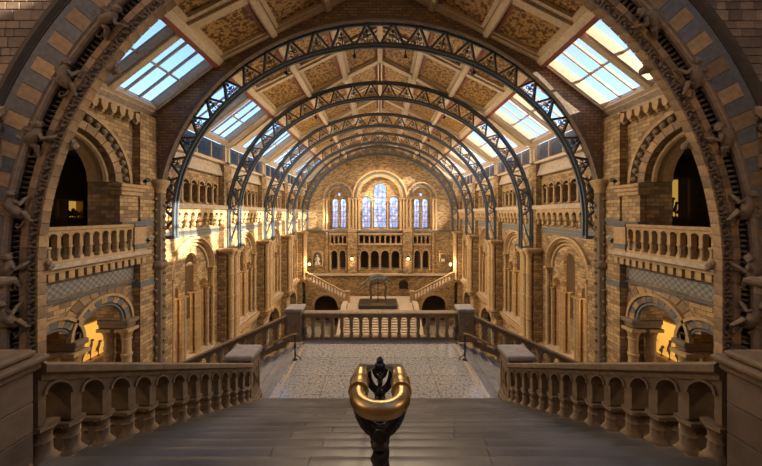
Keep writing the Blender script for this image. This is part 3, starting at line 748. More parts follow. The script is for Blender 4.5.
def arch_pieces(nm, r0, r1, y0, y1, pitch, mats, gap=.008, chamf=.0):
    rm = (r0+r1)/2; n_ = int(round(pi*rm/pitch)); n_ += (n_+1) % 2
    dm = pi/n_; g = gap/rm
    for k, mat in enumerate(mats):
        me = MB().ring(r0, r1, y0, y1, (0, 0), -dm/2+g, dm/2-g, 2).mesh(nm, mat); mats[k] = me
    for i in range(n_):
        obj(nm, mats[i % len(mats)], ga, (0, 0, AC), (0, -(i+.5)*dm, 0))
    nj = int(round(6.4/pitch))
    mj = []
    for me in mats:
        mj.append(MB().box(r0, r1, y0, y1, -6.4/nj/2+gap, 6.4/nj/2-gap).mesh(nm, me.materials[0]))
    for s in (1, -1):
        for i in range(nj):
            obj(nm, mj[(i+1) % len(mj)], ga, (0 if s > 0 else 0, 0 if s > 0 else 2*0, AC-(i+.5)*6.4/nj), (0, 0, 0)) if s > 0 else obj(nm, mj[(i+1) % len(mj)], ga, (0, y0+y1, AC-(i+.5)*6.4/nj), (0, 0, pi))
arch_pieces('voussoir', R_v0, R_v1, dF-.03, dF+.15, .41, [M_BLOCK, M_GREY])
arch_pieces('inner_block', R_in, R_in+.06, dI-.02, dI+.2, .34, [M_BLOCK])
arch_pieces('face_block', R_f1, R_c1, dI-.06, dI+.2, .34, [M_BLOCK])
# foliage scrolls on the inner order
b = MB()
b.tube([(.15*cos(a)*(1-.08*k)+.0, 0, .15*sin(a)*(1-.08*k)) for k, a in [(k, .7*k) for k in range(11)]], [.035-.0015*k for k in range(11)], 5)
for (x, z, sx, sz) in ((.1, .1, .07, .045), (-.1, -.09, .07, .045), (.02, -.02, .05, .05), (-.11, .1, .045, .06), (.11, -.12, .045, .06)): b.ball((x, -.01, z), 1, 6, 3, (sx, .05, sz))
me_leaf = b.mesh('leaf_scroll', M_CARVE); me_leaf2 = me_leaf
rm = (R_b1+R_f1)/2
n_ = 97
for i in range(n_):
    a = pi*(i+.5)/n_
    obj('leaf_scroll', me_leaf, ga, (rm*cos(a), dI+.02, AC+rm*sin(a)), (0, -a+(pi if i % 2 else 0), 0))
for s in (1, -1):
    for i in range(20): obj('leaf_scroll', me_leaf, ga, (s*rm, dI+.02, AC-.16-i*.32), (0, (pi if i % 2 else 0), 0))
# crocket leaves in the deep hollow: too fine to pick apart singly
b = MB(); rc = R_c1+.1
def crocket(b, cx, cz, a):
    er = (cos(a), sin(a)); et = (-sin(a), cos(a))
    def P(dr, dt, dy): return (cx+er[0]*dr+et[0]*dt, dR+dy, cz+er[1]*dr+et[1]*dt)
    for sd_ in (-1, 1):
        b.add([P(sd_*.02, -.05, .08), P(sd_*.02, .05, .08), P(sd_*.15, .06, -.02), P(sd_*.17, 0, -.1), P(sd_*.06, 0, -.06)],
              [(0, 1, 4), (1, 2, 4), (2, 3, 4), (3, 0, 4), (0, 3, 2, 1)])
n_ = 210
for i in range(n_): a = pi*(i+.5)/n_; crocket(b, rc*cos(a), AC+rc*sin(a), a)
for s in (1, -1):
    for i in range(42): crocket(b, s*rc, AC-.08-i*.15, 0 if s > 0 else pi)
o = obj('crocket_band', b, ga, mat=M_CARVE); o['kind'] = 'stuff'
# carved animals climbing in the hollow
def animal_mesh():
    """monkey-like creature clinging to the hollow, seen from its back and side"""
    b = MB()
    b.tube([(.04, -.02, -.34), (.06, -.14, -.26), (.02, -.24, -.1), (-.03, -.27, .06), (-.02, -.24, .18), (.02, -.22, .27)], [.04, .12, .135, .125, .10, .06], 9)
    b.ball((.05, -.28, .36), .1, 9, 7, (1, 1.05, 1.1)); b.ball((.13, -.32, .32), .055, 7, 5, (1.3, 1, .8))
    b.ball((0, -.26, .46), .035, 6, 4); b.ball((.02, -.2, .42), .035, 6, 4)
    b.tube([(-.08, -.24, .16), (-.24, -.26, .1), (-.33, -.18, .24), (-.36, -.1, .3)], [.06, .05, .042, .03], 7)
    b.tube([(.08, -.24, .14), (.26, -.3, .04), (.32, -.2, .18), (.36, -.1, .26)], [.06, .05, .042, .03], 7)
    b.tube([(-.04, -.16, -.24), (-.24, -.26, -.16), (-.26, -.12, -.38), (-.32, -.1, -.42)], [.085, .07, .05, .03], 7)
    b.tube([(.1, -.16, -.24), (.28, -.28, -.2), (.24, -.12, -.42), (.31, -.1, -.46)], [.085, .07, .05, .03], 7)
    b.tube([(.04, -.06, -.34), (.0, -.1, -.5), (-.12, -.12, -.58), (-.2, -.1, -.5), (-.14, -.1, -.44)], [.035, .03, .028, .024, .018], 6)
    return b.mesh('carved_animal', M_CARVE)
me_animal = animal_mesh()
for s in (1, -1):
    for k, (px, py) in enumerate(((110, 18), (65, 73), (35, 135), (15, 205), (14, 268))):
        a = atan2(271-py, 380-px); 
        obj('carved_animal', me_animal, ga, (s*rc*cos(a), dR-.05, AC+rc*sin(a)), (0, (-a if s > 0 else a)+(.35 if k % 2 else -.25)*s, 0), (1 if k % 2 else -1, 1, 1))
    for a_deg in (-8, 22, 37, 61, 80):
        a = math.radians(a_deg) if a_deg > 0 else 0
        z = AC+R_in*sin(a) if a_deg > 0 else AC+.1
        obj('carved_boss', MB().ball((0, 0, 0), .11, 8, 6).ball((.02, -.06, .1), .085, 6, 5).ball((-.09, -.03, -.07), .07, 6, 4).ball((.07, -.08, -.06), .06, 6, 4), ga, (s*(R_in*cos(a)-.02), dI+.28, z), mat=M_CARVE)
    for k in range(3): obj('carved_animal', me_animal, ga, (s*rc, dR-.05, AC-1.2-k*1.9), (0, .4*s, 0))

# wall over the arch: backing and the single blocks that show in the corners
RW = R_hood1-.03
poly = [(RW, -8.1)]+[(RW*cos(pi*i/48), AC+RW*sin(pi*i/48)) for i in range(49)]+[(-RW, -8.1), (-14, -8.1), (-14, 12.4), (14, 12.4), (14, -8.1)]
wf = struct('wall_arch', MB().prism(poly, dF+.1, dF+.5).mesh('wall_arch', M_BLOCKG))
me_bk = [MB().bevbox(-l_/2, l_/2, 0, .1, -.1, .1, .012).mesh('brick', M_BLOCKG) for l_ in (.24, .36, .47)]
for s in (1, -1):
    z = 1.6; row = 0
    rows = []
    while z < 7.2:
        hgt = .22 if row % 3 else .3
        zc = z+hgt/2
        xr = sqrt(max(R_hood1**2-(min(abs(zc-AC), R_hood1))**2, 0))+.05
        x = max(xr, 8.4); xe = 12.9
        while x < xe:
            i = random.choice((0, 1, 1, 2, 2)); l_ = (.24, .36, .47)[i]
            o = obj('brick', me_bk[i], wf, (s*(x+l_/2), dF+.01+random.uniform(0, .012), zc), (0, 0, 0), (1, 1, (hgt-.018)/.2)); x += l_+.016
        z += hgt; row += 1

# ------------------------------------------------------------------ main flight, landing, side flights
LZ, LY0, LY1, LX = -4.5, 7.12, 10.75, 2.86
LW = 2.72
TR, RS = .32, .16
st = thing('staircase', 'broad flight of worn dark stone steps descending to the marble landing', 'staircase')
nst = 18
for i in range(1, nst+1):
    y1 = LY0-TR*(i-1); y0 = y1-TR-.03; z = LZ+RS*i
    if i == nst: y0 = y1-TR
    cuts = [-LX, -LX*.36+.5*(i % 2)*LX*.3, LX*.3+.4*((i*3) % 4)/4*LX*.3, LX]
    for c_ in range(3):
        xa, xb = cuts[c_]+(.003 if c_ else 0), cuts[c_+1]-(.003 if c_ < 2 else 0)
        pf = [(y0, z-RS*2), (y1, z-RS*1.4), (y1-.006, z-.075), (y1, z-.06), (y1-.004, z-.04), (y1-.018, z-.02), (y1-.045, z-.007), (y1-.09, z), (y0+.12, z-.003), (y0+.04, z-.008), (y0, z-.016)]
        b = MB().loft([[(x, y, zz) for (y, zz) in pf] for x in (xa, xb)], cap=True, smooth=True)
        obj('step', b, st, mat=M_TREAD)
ytop = LY0-TR*nst
ft = struct('floor_upper', MB().box(-13.6, 13.6, -6.6, ytop, SECOND-.4, SECOND-.02).mesh('floor_upper', M_FLOOR))
obj('flight_underside', MB().add([(x, y, z) for x in (-LX-.35, LX+.35) for (y, z) in ((ytop, SECOND-.3), (LY0, LZ-.35), (LY0, LZ-.7), (ytop, SECOND-.8))], [(0,1,2,3),(7,6,5,4),(0,4,5,1),(1,5,6,2),(2,6,7,3),(3,7,4,0)]), st, mat=M_STONE)
for s in (1, -1):
    obj('string_wall', MB().add([(x, y, z) for x in (s*LX, s*(LX+.34)) for (y, z) in ((ytop+.6, SECOND-.32), (LY0-.02, LZ-.02), (LY0-.02, LZ-.6), (ytop+.6, SECOND-1.1))], [(0,1,2,3),(7,6,5,4),(0,4,5,1),(1,5,6,2),(2,6,7,3),(3,7,4,0)]), st, mat=M_BAL)

ld = thing('landing', 'speckled polished marble landing with mosaic border between the stair flights', 'landing')
obj('slab_base', MB().box(-LW, LW, LY0, LY1+.3, LZ-.5, LZ-.03), ld, mat=M_STONE)
nx, ny_ = 5, 3
for i in range(nx):
    for j in range(ny_):
        g = .006; a0, a1 = -LW+.24+(2*LW-.48)*i/nx, -LW+.24+(2*LW-.48)*(i+1)/nx
        c0, c1 = LY0+.18+(LY1-LY0-.5)*j/ny_, LY0+.18+(LY1-LY0-.5)*(j+1)/ny_
        obj('slab', MB().box(a0+g, a1-g, c0+g, c1-g, LZ-.05, LZ), ld, mat=M_TERRAZZO)
M_MOSAIC = pattern_mat('mosaic_border', (.50, .40, .24), (.20, .16, .13), 'check')
M_MOSAIC = stone('mosaic_border_tan', (.50, .40, .26), (.34, .26, .17), grain=30, rough=.35)
for (x0, x1, y0, y1) in ((-LW, -LW+.24, LY0+.0, LY1), (LW-.24, LW, LY0, LY1), (-LW+.24, LW-.24, LY0, LY0+.18), (-LW+.24, LW-.24, LY1-.32, LY1)):
    obj('border', MB().box(x0, x1, y0, y1, LZ-.05, LZ-.001), ld, mat=M_TERRAZZO)
for (x0, x1, y0, y1) in ((-LW+.1, -LW+.16, LY0+.08, LY1-.2), (LW-.16, LW-.1, LY0+.08, LY1-.2), (-LW+.16, LW-.16, LY1-.26, LY1-.2)):
    obj('mosaic_strip', MB().box(x0, x1, y0, y1, LZ-.03, LZ+.003), ld, mat=M_MOSAIC)

# side flights down to the first floor galleries
SS = .45; STR = .33; SRS = SS*STR
for s in (1, -1):
    sf = thing('side_staircase', 'flight of smooth grey steps descending sideways from the marble landing to the gallery', 'staircase', group='side flights off the landing')
    n_ = 21
    for i in range(n_):
        x0 = LW+STR*i; z = LZ-SRS*(i+1)
        xa, xb = (x0, x0+STR+.02) if s > 0 else (-x0-STR-.02, -x0)
        g = s*.022
        st_b = MB().box(min(xa, xb)+(0 if s > 0 else .022), max(xa, xb)-(.022 if s > 0 else 0), LY0+.0, LY1, z-.3, z-.03)
        st_b.bevbox(min(xa, xb)+(.0 if s < 0 else -.02), max(xa, xb)-(.0 if s > 0 else -.02), LY0, LY1, z-.045, z, .014)
        xe = s*(x0+STR-.03)
        st_b.tube([(xe, LY0+.01, z-.004), (xe, LY1-.01, z-.004)], .022, 6)
        obj('step', st_b, sf, mat=M_SIDESTEP)

def newel(name, label, loc, size, h, group, mat=M_BAL, cap=M_CAPGREY):
    A = thing(name, label, 'newel post', loc, 0, group); a = size/2
    obj('base', MB().bevbox(-a*1.08, a*1.08, -a*1.08, a*1.08, 0, .16, .02).bevbox(-a*1.02, a*1.02, -a*1.02, a*1.02, .16, .24, .02), A, mat=mat)
    D = obj('die', MB().box(-a*.9, a*.9, -a*.9, a*.9, .24, h-.2), A, mat=mat)
    for k in range(4):    # recessed panel frames with a carved four petal flower
        fr = MB().prism(rect(-a*.86, a*.86, .26, h-.22), a*.88, a*.96, [rect(-a*.6, a*.6, .36, h-.32)])
        obj('panel_frame', fr, D, rot=k*pi/2, mat=mat)
        fl = MB()
        for q in range(4):
            fl.tube([(0, a*.9, (h+.04)/2), (cos(q*pi/2+pi/4)*a*.5, a*.93, (h+.04)/2+sin(q*pi/2+pi/4)*(h-.68)*.42)], [.05, .02], 5)
        obj('carved_flower', fl, D, rot=k*pi/2, mat=mat)
    obj('neck', MB().bevbox(-a*.98, a*.98, -a*.98, a*.98, h-.2, h-.12, .02), A, mat=mat)
    obj('cap', MB().bevbox(-a*1.1, a*1.1, -a*1.1, a*1.1, h-.12, h, .025), A, mat=cap)
    return A
for s in (1, -1):
    newel('newel_post', 'square stone newel with grey slab cap at the foot of the broad steps', (s*3.2, 7.06, LZ), .58, 1.3, 'newels at the foot of the broad steps')
    newel('newel_post', 'square stone newel with carved flower panel at the corner of the landing balustrade', (s*3.04, LY1+.06, LZ), .56, 1.17, 'newels at the landing corners')
    # raking balustrades beside the broad steps
    n_, pit = 13, .322
    y_st = 6.74-n_*pit; zb = LZ+(LY0+.14-y_st)*.5
    balustrade('stair_balustrade', 'arcaded stone balustrade descending beside the broad dark steps', n_, pit, .99, -.5 if s > 0 else .5,
               (s*(LX+.17), y_st if s > 0 else 6.74, zb-.1 if s > 0 else LZ+(LY0+.14-6.74)*.5-.1), RIGHT if s > 0 else LEFT, 'balustrades beside the broad steps', thick=.3, colr=.06, carve=True)
    # side flight balustrades
    n_, pit = 14, .40
    for yy, nm in ((LY1+.06, 'outer'), (LY0-.14, 'inner')):
        if s > 0: bl = balustrade('side_balustrade', 'arcaded stone balustrade sloping down sideways along the %s edge of the grey side flight' % ('hall' if nm == 'outer' else 'near'), n_, pit, .95, -SS, (3.34, yy, LZ-.08), 0, 'side flight balustrades, %s edge' % nm, thick=.26)
        else: bl = balustrade('side_balustrade', 'arcaded stone balustrade sloping down sideways along the %s edge of the grey side flight' % ('hall' if nm == 'outer' else 'near'), n_, pit, .95, SS, (-3.34-n_*pit, yy, LZ-.08-SS*n_*pit), 0, 'side flight balustrades, %s edge' % nm, thick=.26)
balustrade('landing_balustrade', 'level arcaded stone balustrade closing the far edge of the marble landing', 16, 5.52/16, .98, 0, (-2.76, LY1+.1, LZ), 0, None, thick=.26)

# pedestals at the head of the steps
for s in (1, -1):
    P = thing('stone_pedestal', 'massive moulded stone pedestal ending the balustrade at the head of the steps', 'pedestal', (s*(LX+.30), 1.6, -2.55), 0, 'pedestals at the head of the steps')
    obj('core', MB().box(-.28, .28, -.8, .86, 0, 1.28), P, mat=M_BLOCKG)
    for r_ in range(5):
        x = -.84+(r_ % 2)*.12
        z0 = r_*.25
        ys = [-.82, -.3+(r_ % 2)*.25, .28+(r_ % 2)*.2, .88]
        for j in range(3):
            obj('block', MB().bevbox(-.3, .3, ys[j]+.003, ys[j+1]-.003, z0+.003, z0+.247, .006), P, mat=M_BLOCKG)
    obj('plinth_moulding', MB().bevbox(-.33, .33, -.86, .92, 1.25, 1.31, .02).bevbox(-.36, .36, -.9, .96, 1.31, 1.37, .02).bevbox(-.31, .31, -.84, .9, 1.37, 1.43, .02), P, mat=M_BAL)
    obj('upper_die', MB().box(-.23, .25, -.7, .68, 1.43, 1.92), P, mat=M_BLOCKG)
    obj('cap', MB().bevbox(-.27, .27, -.75, .73, 1.92, 2.0, .02).bevbox(-.31, .31, -.8, .77, 2.0, 2.06, .02), P, mat=M_BAL)
    obj('cap_block', MB().bevbox(-.22, .22, -.7, .64, 2.06, 2.17, .015), P, mat=M_CAPGREY)

# ------------------------------------------------------------------ brass handrail down the middle
hr = thing('handrail', 'double brass handrail with rounded loop end on dark twisted posts', 'handrail')
hz, hw_, y_a, y_b = -.80, .097, 1.22, 1.5
path = [(-hw_, y_b, hz), (-hw_, y_a+hw_, hz)]+[(-hw_*cos(pi*i/12), y_a+hw_-hw_*sin(pi*i/12), hz) for i in range(1, 12)]+[(hw_, y_a+hw_, hz), (hw_, y_b, hz)]
obj('brass_loop', MB().tube(path, .037, 14), hr, mat=M_BRASS)
for s in (1, -1):
    obj('collar', MB().lathe([(.037, -.045), (.047, -.04), (.047, -.03), (.043, -.02), (.045, 0), (.043, .02), (.047, .03), (.047, .04), (.037, .045)], n=14, axis='y'), hr, (s*hw_, y_a+.17, hz), mat=M_BRASS)
    obj('rail', MB().tube([(s*hw_, y_b-.02, hz), (s*hw_, y_b+.08, hz-.02), (s*hw_, 7.3, hz-.5*(7.3-y_b-.04))], .03, 10), hr, mat=M_BRONZE)
def post(y, ztop, zfloor):
    P = obj('post', MB().tube([(0, y, ztop-.16), (0, y, ztop-.2)], .03, 8), hr, mat=M_BRONZE)
    obj('yoke', MB().tube([(hw_*1.02*cos(pi+pi*i/12), y, ztop-.03+.155*sin(pi+pi*i/12)) for i in range(13)], .03, 8), P, mat=M_BRONZE)
    obj('post_collar', MB().lathe([(.026, 0), (.04, .01), (.045, .03), (.034, .045), (.05, .06), (.05, .075), (.03, .1)], (0, y, ztop-.26), 12), P, mat=M_BRONZE)
    h = (ztop-.26)-(zfloor+.08); nn = 40; R = []
    for i in range(nn+1):
        z = zfloor+.08+h*i/nn; tw = i*.38
        R.append([(.038*(1+.16*cos(3*(a-tw)))*cos(a), y+.038*(1+.16*cos(3*(a-tw)))*sin(a), z) for a in [2*pi*k/18 for k in range(18)]])
    obj('twisted_shaft', MB().loft(R, cap=True, smooth=True), P, mat=M_BRONZE)
    obj('foot', MB().lathe([(.09, 0), (.09, .02), (.06, .035), (.045, .06), (.04, .09)], (0, y, zfloor), 12), P, mat=M_BRONZE)
post(1.36, hz, SECOND-.02)
def stepz(y): return LZ+RS*math.ceil((LY0-y)/TR-1e-6)
for y in (2.42, 4.66, 6.9):
    post(y, hz-.5*(y-y_b-.04), stepz(y))
    obj('finial', MB().lathe([(.03, 0), (.042, .02), (.042, .05), (.026, .065), (.03, .085), (.01, .11)], (0, y, hz-.5*(y-y_b-.04)-.02), 10), hr, mat=M_BRONZE)
# short black standards with brass rails at the head of the side flights
for s in (1, -1):
    A = thing('brass_rail', 'thin brass handrail on black bracketed post at the head of the side flight', 'handrail', (s*2.62, 9.25, LZ), 0, 'rails at the head of the side flights')
    obj('post', MB().tube([(0, 0, 0), (0, 0, .78)], .022, 8), A, mat=M_BLACK)
    obj('foot', MB().lathe([(.08, 0), (.08, .02), (.03, .05)], n=10), A, mat=M_BLACK)
    obj('bracket', MB().tube([(0, 0, .3), (-s*.03, 0, .16), (-s*.16, 0, .06), (-s*.17, 0, .0)], .016, 6), A, mat=M_BLACK)
    obj('rail', MB().tube([(-s*.04, 0, .80), (s*.06, 0, .80), (s*5.9, 0, .80-.45*5.75)], .028, 8), A, mat=M_BRASS)
    for k in range(1, 4):
        xx = 1.7*k; zs = -SRS*(math.floor((xx+2.70-LW)/STR)+1)
        obj('post', MB().tube([(s*xx, 0, zs), (s*xx, 0, .80-.45*(xx-.06)*.985)], .02, 6), A, mat=M_BLACK)

# ------------------------------------------------------------------ end wall with stained glass
EW = struct('wall_end', None, (0, END_Y, 0), FACE)
holes = []
CW, CS = 2.9, 2.35
holes.append(archpts(0, CW, CS, -2.15, 28))
for s in (1, -1): holes.append(archpts(s*5.95, 1.35, 2.45, -2.15, 20))
for i in range(8): holes.append(archpts((i-3.5)*.76, .25, -3.35, -4.2, 8))
for s in (1, -1):
    for i in range(4): holes.append(archpts(s*5.95+(i-1.5)*.6, .2, -3.35, -4.2, 8))
    for i in (-.6, .6): holes.append(archpts(s*5.95+i, .42, -5.62, -7.9, 10))
for i in range(4): holes.append(archpts((i-1.5)*1.48, .55, -5.78, -7.9, 12))
b = MB(); b.prism([(-11, GROUND), (11, GROUND), (11, 5), (7.6, 7.5), (0, 11), (-7.6, 7.5), (-11, 5)], -.7, 0, holes)
obj('wall_face', b, EW, mat=M_BRICK)
b = MB()
hb = [archpts(0, .92, 3.6, -2.0, 16), archpts(-2.0, .62, 2.0, -2.0, 12), archpts(2.0, .62, 2.0, -2.0, 12)]
for s in (1, -1):
    hb += [archpts(s*5.95-.6, .42, 1.8, -2.0, 12), archpts(s*5.95+.6, .42, 1.8, -2.0, 12), [(s*5.95+.28*cos(2*pi*i/14), 2.85+.28*sin(2*pi*i/14)) for i in range(14)]]
b.prism([(-8, -2.4), (8, -2.4), (8, 4.6), (4, 6.4), (-4, 6.4), (-8, 4.6)], -1.1, -.72, hb)
obj('window_wall', b, EW, mat=M_BRICK)
for r0, r1, v in ((2.9, 3.1, -.45), (3.1, 3.35, .04), (3.35, 3.6, .12), (3.7, 3.95, .2)):
    obj('arch_order', MB().ring(r0, r1, -.72, v, (0, CS), n=32), EW, mat=M_STONE if r0 != 3.35 else M_GREY)
for s in (1, -1):
    for r0, r1, v in ((1.35, 1.5, -.4), (1.5, 1.75, .05), (1.95, 2.15, .16)):
        obj('arch_order', MB().ring(r0, r1, -.72, v, (s*5.95, 2.45), n=24), EW, mat=M_STONE if r0 != 1.5 else M_GREY)
me_wc = column(.16, 4.1, 10, 1).mesh('column', M_STONE)
for u in (2.98, 3.4, 3.82, 4.35, 7.6, 8.0): 
    for s in (1, -1): obj('column', me_wc, EW, (s*u, .08, -2.3), scale=(1, 1, 1.1))
me_wc2 = column(.1, 4.0, 8, 1).mesh('column', M_STONE)
for u in (-1.12, 1.12): obj('column', me_wc2, EW, (u, -.62, -2.2))
def strip(nm, u0, u1, v1, z0, z1, mat=M_STONE): obj(nm, MB().bevbox(u0, u1, -.05, v1, z0, z1, .02), EW, mat=mat)
strip('string_course', -11, 11, .22, -2.55, -2.3, M_GREY)
strip('string_course', -3.2, 3.2, .3, -4.45, -4.25); strip('string_course', -3.2, 3.2, .25, -2.95, -2.78)
for s in (1, -1):
    a, c = sorted((s*4.7, s*7.3)); strip('string_course', a, c, .3, -4.45, -4.25); strip('string_course', a, c, .25, -2.95, -2.78)
    a, c = sorted((s*3.3, s*4.6)); strip('buttress', a, c, .35, -8.5, -2.6, M_BRICK)
    obj('buttress_cap', MB().prism([(s*3.95-.75, -2.55), (s*3.95+.75, -2.55), (s*3.95, -1.7)], -.02, .45), EW, mat=M_STONE)
    a, c = sorted((s*7.4, s*7.75)); strip('buttress', a, c, .25, -8.5, -2.6, M_BRICK)
strip('ledge', -11, 11, .5, -8.75, -8.5, M_LEDGE)
me_sc = column(.06, .85, 6, 0).mesh('colonnette', M_STONE); me_lc = column(.11, 2.1, 8, 1).mesh('column', M_STONE)
for i in range(9): obj('colonnette', me_sc, EW, ((i-4)*.76, .08, -4.22))
for s in (1, -1):
    for i in range(5): obj('colonnette', me_sc, EW, (s*5.95+(i-2)*.6, .08, -4.22))
    for u in (-1.15, 0, 1.15): obj('column', me_lc, EW, (s*5.95+u, .1, -7.95))
    for i in (-.6, .6): obj('arch_order', MB().ring(.42, .56, -.1, .12, (s*5.95+i, -5.62), n=12), EW, mat=M_STONE)
for i in range(5): obj('column', me_lc, EW, ((i-2)*1.48, .1, -7.95))
for i in range(4): obj('arch_order', MB().ring(.55, .7, -.1, .12, ((i-1.5)*1.48, -5.78), n=14), EW, mat=M_STONE)
obj('passage_back', MB().box(-8.5, 8.5, -1.9, -1.7, -8.5, -2.5), EW, mat=M_SHADE)
obj('passage_floor', MB().box(-8.5, 8.5, -1.7, -.7, -8.4, -7.95), EW, mat=M_LEDGE)
# stained glass windows
def lancet(cu, r, spring, bottom):
    global wn
    Wd = struct('window_%d' % wn, None, (-cu, END_Y, 0), FACE); wn += 1
    H = spring+r-bottom; nrow = max(3, int(round(H/.9)))
    ncol = 2 if r > .5 else 1
    obj('glass', MB().prism([(p[0]-cu, p[1]) for p in archpts(cu, r+.02, spring, bottom-.02, 14)], -.93, -.91), Wd, mat=M_STAIN)
    obj('lead_frame', MB().prism([(p[0]-cu, p[1]) for p in archpts(cu, r, spring, bottom, 14)], -.95, -.87, [[(p[0]-cu, p[1]) for p in archpts(cu, r-.05, spring, bottom+.05, 14)]]), Wd, mat=M_BLACK)
    for i in range(1, nrow): obj('bar', MB().box(-r, r, -.95, -.89, bottom+H*.93*i/nrow-.025, bottom+H*.93*i/nrow+.025), Wd, mat=M_BLACK)
    for i in range(1, ncol+1):
        if ncol == 2: obj('bar', MB().box((i-1.5)*r*.66-.02, (i-1.5)*r*.66+.02, -.95, -.89, bottom, spring+r*.8), Wd, mat=M_BLACK)
        else: obj('bar', MB().box(-.02, .02, -.95, -.89, bottom, spring+r), Wd, mat=M_BLACK)
lancet(0, .92, 3.6, -2.0); lancet(-2.0, .62, 2.0, -2.0); lancet(2.0, .62, 2.0, -2.0)
for s in (1, -1):
    lancet(s*5.95-.6, .42, 1.8, -2.0); lancet(s*5.95+.6, .42, 1.8, -2.0)
    Wd = struct('window_%d' % wn, None, (-s*5.95, END_Y, 2.85), FACE); wn += 1
    obj('glass', MB().lathe([(.29, .9), (.29, .92)], n=14, axis='y', smooth=False), Wd, mat=M_STAIN)
    obj('lead_frame', MB().ring(.22, .29, -.96, -.88, (0, 0), 0, 2*pi, 20), Wd, mat=M_BLACK)

# far staircase: landing, two flights up to the first floor, steps down to the hall
FZ = -11.6
fs = thing('far_staircase', 'pale stone staircase below the stained glass windows, dividing left and right above its landing', 'staircase', (0, 0, 0))
obj('landing_slab', MB().box(-4.6, 4.6, 35.6, END_Y-.55, FZ-.4, FZ), fs, mat=M_LEDGE)
obj('landing_core', MB().box(-4.5, 4.5, 35.8, END_Y-.55, GROUND, FZ-.4), fs, mat=M_BRICK)
for i in range(19):
    z = FZ-.163*(i+1); obj('step', MB().box(-4.0, 4.0, 35.6-.34*(i+1), 35.6-.34*i, z-.4 if z-.4 > GROUND else GROUND, z), fs, mat=M_LEDGE)
for s in (1, -1):
    obj('parapet', MB().add([(s*x, y, z) for x in (4.0, 4.6) for (y, z) in ((29.0, GROUND), (29.0, GROUND+.9), (35.6, FZ+.75), (37.4, FZ+.75), (37.4, FZ-3))], [(0,1,2,3,4),(9,8,7,6,5)]+[(j, (j+1) % 5, 5+(j+1) % 5, 5+j) for j in range(5)]), fs, mat=M_LEDGE)
    n_ = 17
    for i in range(n_):
        x0 = 4.2+.32*i; z = FZ+.17*(i+1)
        xa, xb = (x0, x0+.34) if s > 0 else (-x0-.34, -x0)
        obj('step', MB().box(xa, xb, 39.7, END_Y-.55, z-.34, z), fs, mat=M_LEDGE)
    # spandrel wall with dark arch under the flight
    wpoly = [(4.2, GROUND), (9.75, GROUND), (9.75, FZ+2.85), (4.2, FZ+.0)]
    arc = archpts(7.1, 1.55, -12.2, GROUND+.05, 16)
    obj('spandrel_wall', MB().prism([(s*p[0], p[1]) for p in wpoly], 39.35, 39.7, [[(s*p[0], p[1]) for p in arc]]), fs, mat=M_BRICK)
    obj('spandrel_archivolt', MB().ring(1.55, 1.9, 39.25, 39.4, (s*7.1, -12.2), n=20), fs, mat=M_STONE)
    obj('undercroft_back', MB().box(min(s*4.6, s*9.75), max(s*4.6, s*9.75), 41.5, 41.7, GROUND, FZ), fs, mat=M_SHADE)
    ln = 5.2; nb = 13
    balustrade('far_balustrade', 'arcaded stone balustrade rising along the far stair flight below the stained glass', nb, ln/nb, 1.05, .53 if s > 0 else -.53, (4.5 if s > 0 else -4.5-ln, 39.5, FZ+.25 if s > 0 else FZ+.25+.53*ln), 0, 'balustrades of the far stair', thick=.3, mat=M_STONE)
    newel('newel_post', 'square stone newel at the foot of the far stair flight', (s*4.25, 39.5, FZ), .6, 1.5, 'newels of the far stair', mat=M_STONE, cap=M_STONE)

# ------------------------------------------------------------------ skeleton on its plinth, statue, painting, plaque
pl = thing('plinth', 'low dark exhibition plinth under the mounted skeleton', 'plinth', (-.25, 37.9, FZ), 0)
obj('body', MB().bevbox(-2.35, 2.35, -1.5, 1.5, .06, .42, .02), pl, mat=M_PLINTH); obj('kick', MB().box(-2.2, 2.2, -1.35, 1.35, 0, .06), pl, mat=M_BLACK)
obj('top_board', MB().bevbox(-2.42, 2.42, -1.57, 1.57, .42, .48, .015), pl, mat=M_PLINTH)
obj('caption_board', MB().box(-.9, .9, -1.25, -.7, .48, .53), pl, mat=M_GILT)
sk_ = thing('animal_skeleton', 'grey mounted animal skeleton with spread limbs standing on dark plinth', 'skeleton', (-.25, 37.9, FZ+.48))
spine = [(-1.75, -.9, 2.5), (-1.45, -.75, 2.85), (-1.0, -.5, 3.1), (-.5, -.25, 3.3), (0, 0, 3.35), (.5, .2, 3.2), (1.0, .4, 2.95), (1.5, .6, 2.6), (1.85, .8, 2.15)]
spine_o = obj('spine', MB().tube(spine, [.1, .14, .17, .2, .22, .2, .17, .12, .05], 8), sk_, mat=M_BONE)
for i in range(22):
    t_ = i/21*(len(spine)-1.001); k = int(t_); p = Vector(spine[k]).lerp(Vector(spine[k+1]), t_-k)
    obj('vertebra', MB().bevbox(-.05, .05, -.1, .1, -.09, .24 if 3 < i < 17 else .14, .02), spine_o, p, mat=M_BONE)
for i in range(11):
    x = -.9+i*.18; zt = 3.3-abs(x)*.25
    for sd_ in (-1, 1):
        obj('rib', MB().tube([(x, x*.45, zt), (x-.05, x*.45+sd_*.42, zt-.18), (x-.08, x*.45+sd_*.48, zt-.6), (x-.1, x*.45+sd_*.2, zt-.95)], [.09, .085, .075, .06], 5), sk_, mat=M_BONE)
skull = obj('skull', MB().tube([(-1.7, -.85, 2.55), (-1.9, -1.0, 2.5), (-2.1, -1.1, 2.38), (-2.3, -1.2, 2.22)], [.13, .17, .12, .05], 8), sk_, mat=M_BONE)
obj('jaw', MB().tube([(-1.8, -.95, 2.4), (-2.05, -1.08, 2.2), (-2.22, -1.16, 2.1)], [.05, .05, .03], 6), skull, mat=M_BONE)
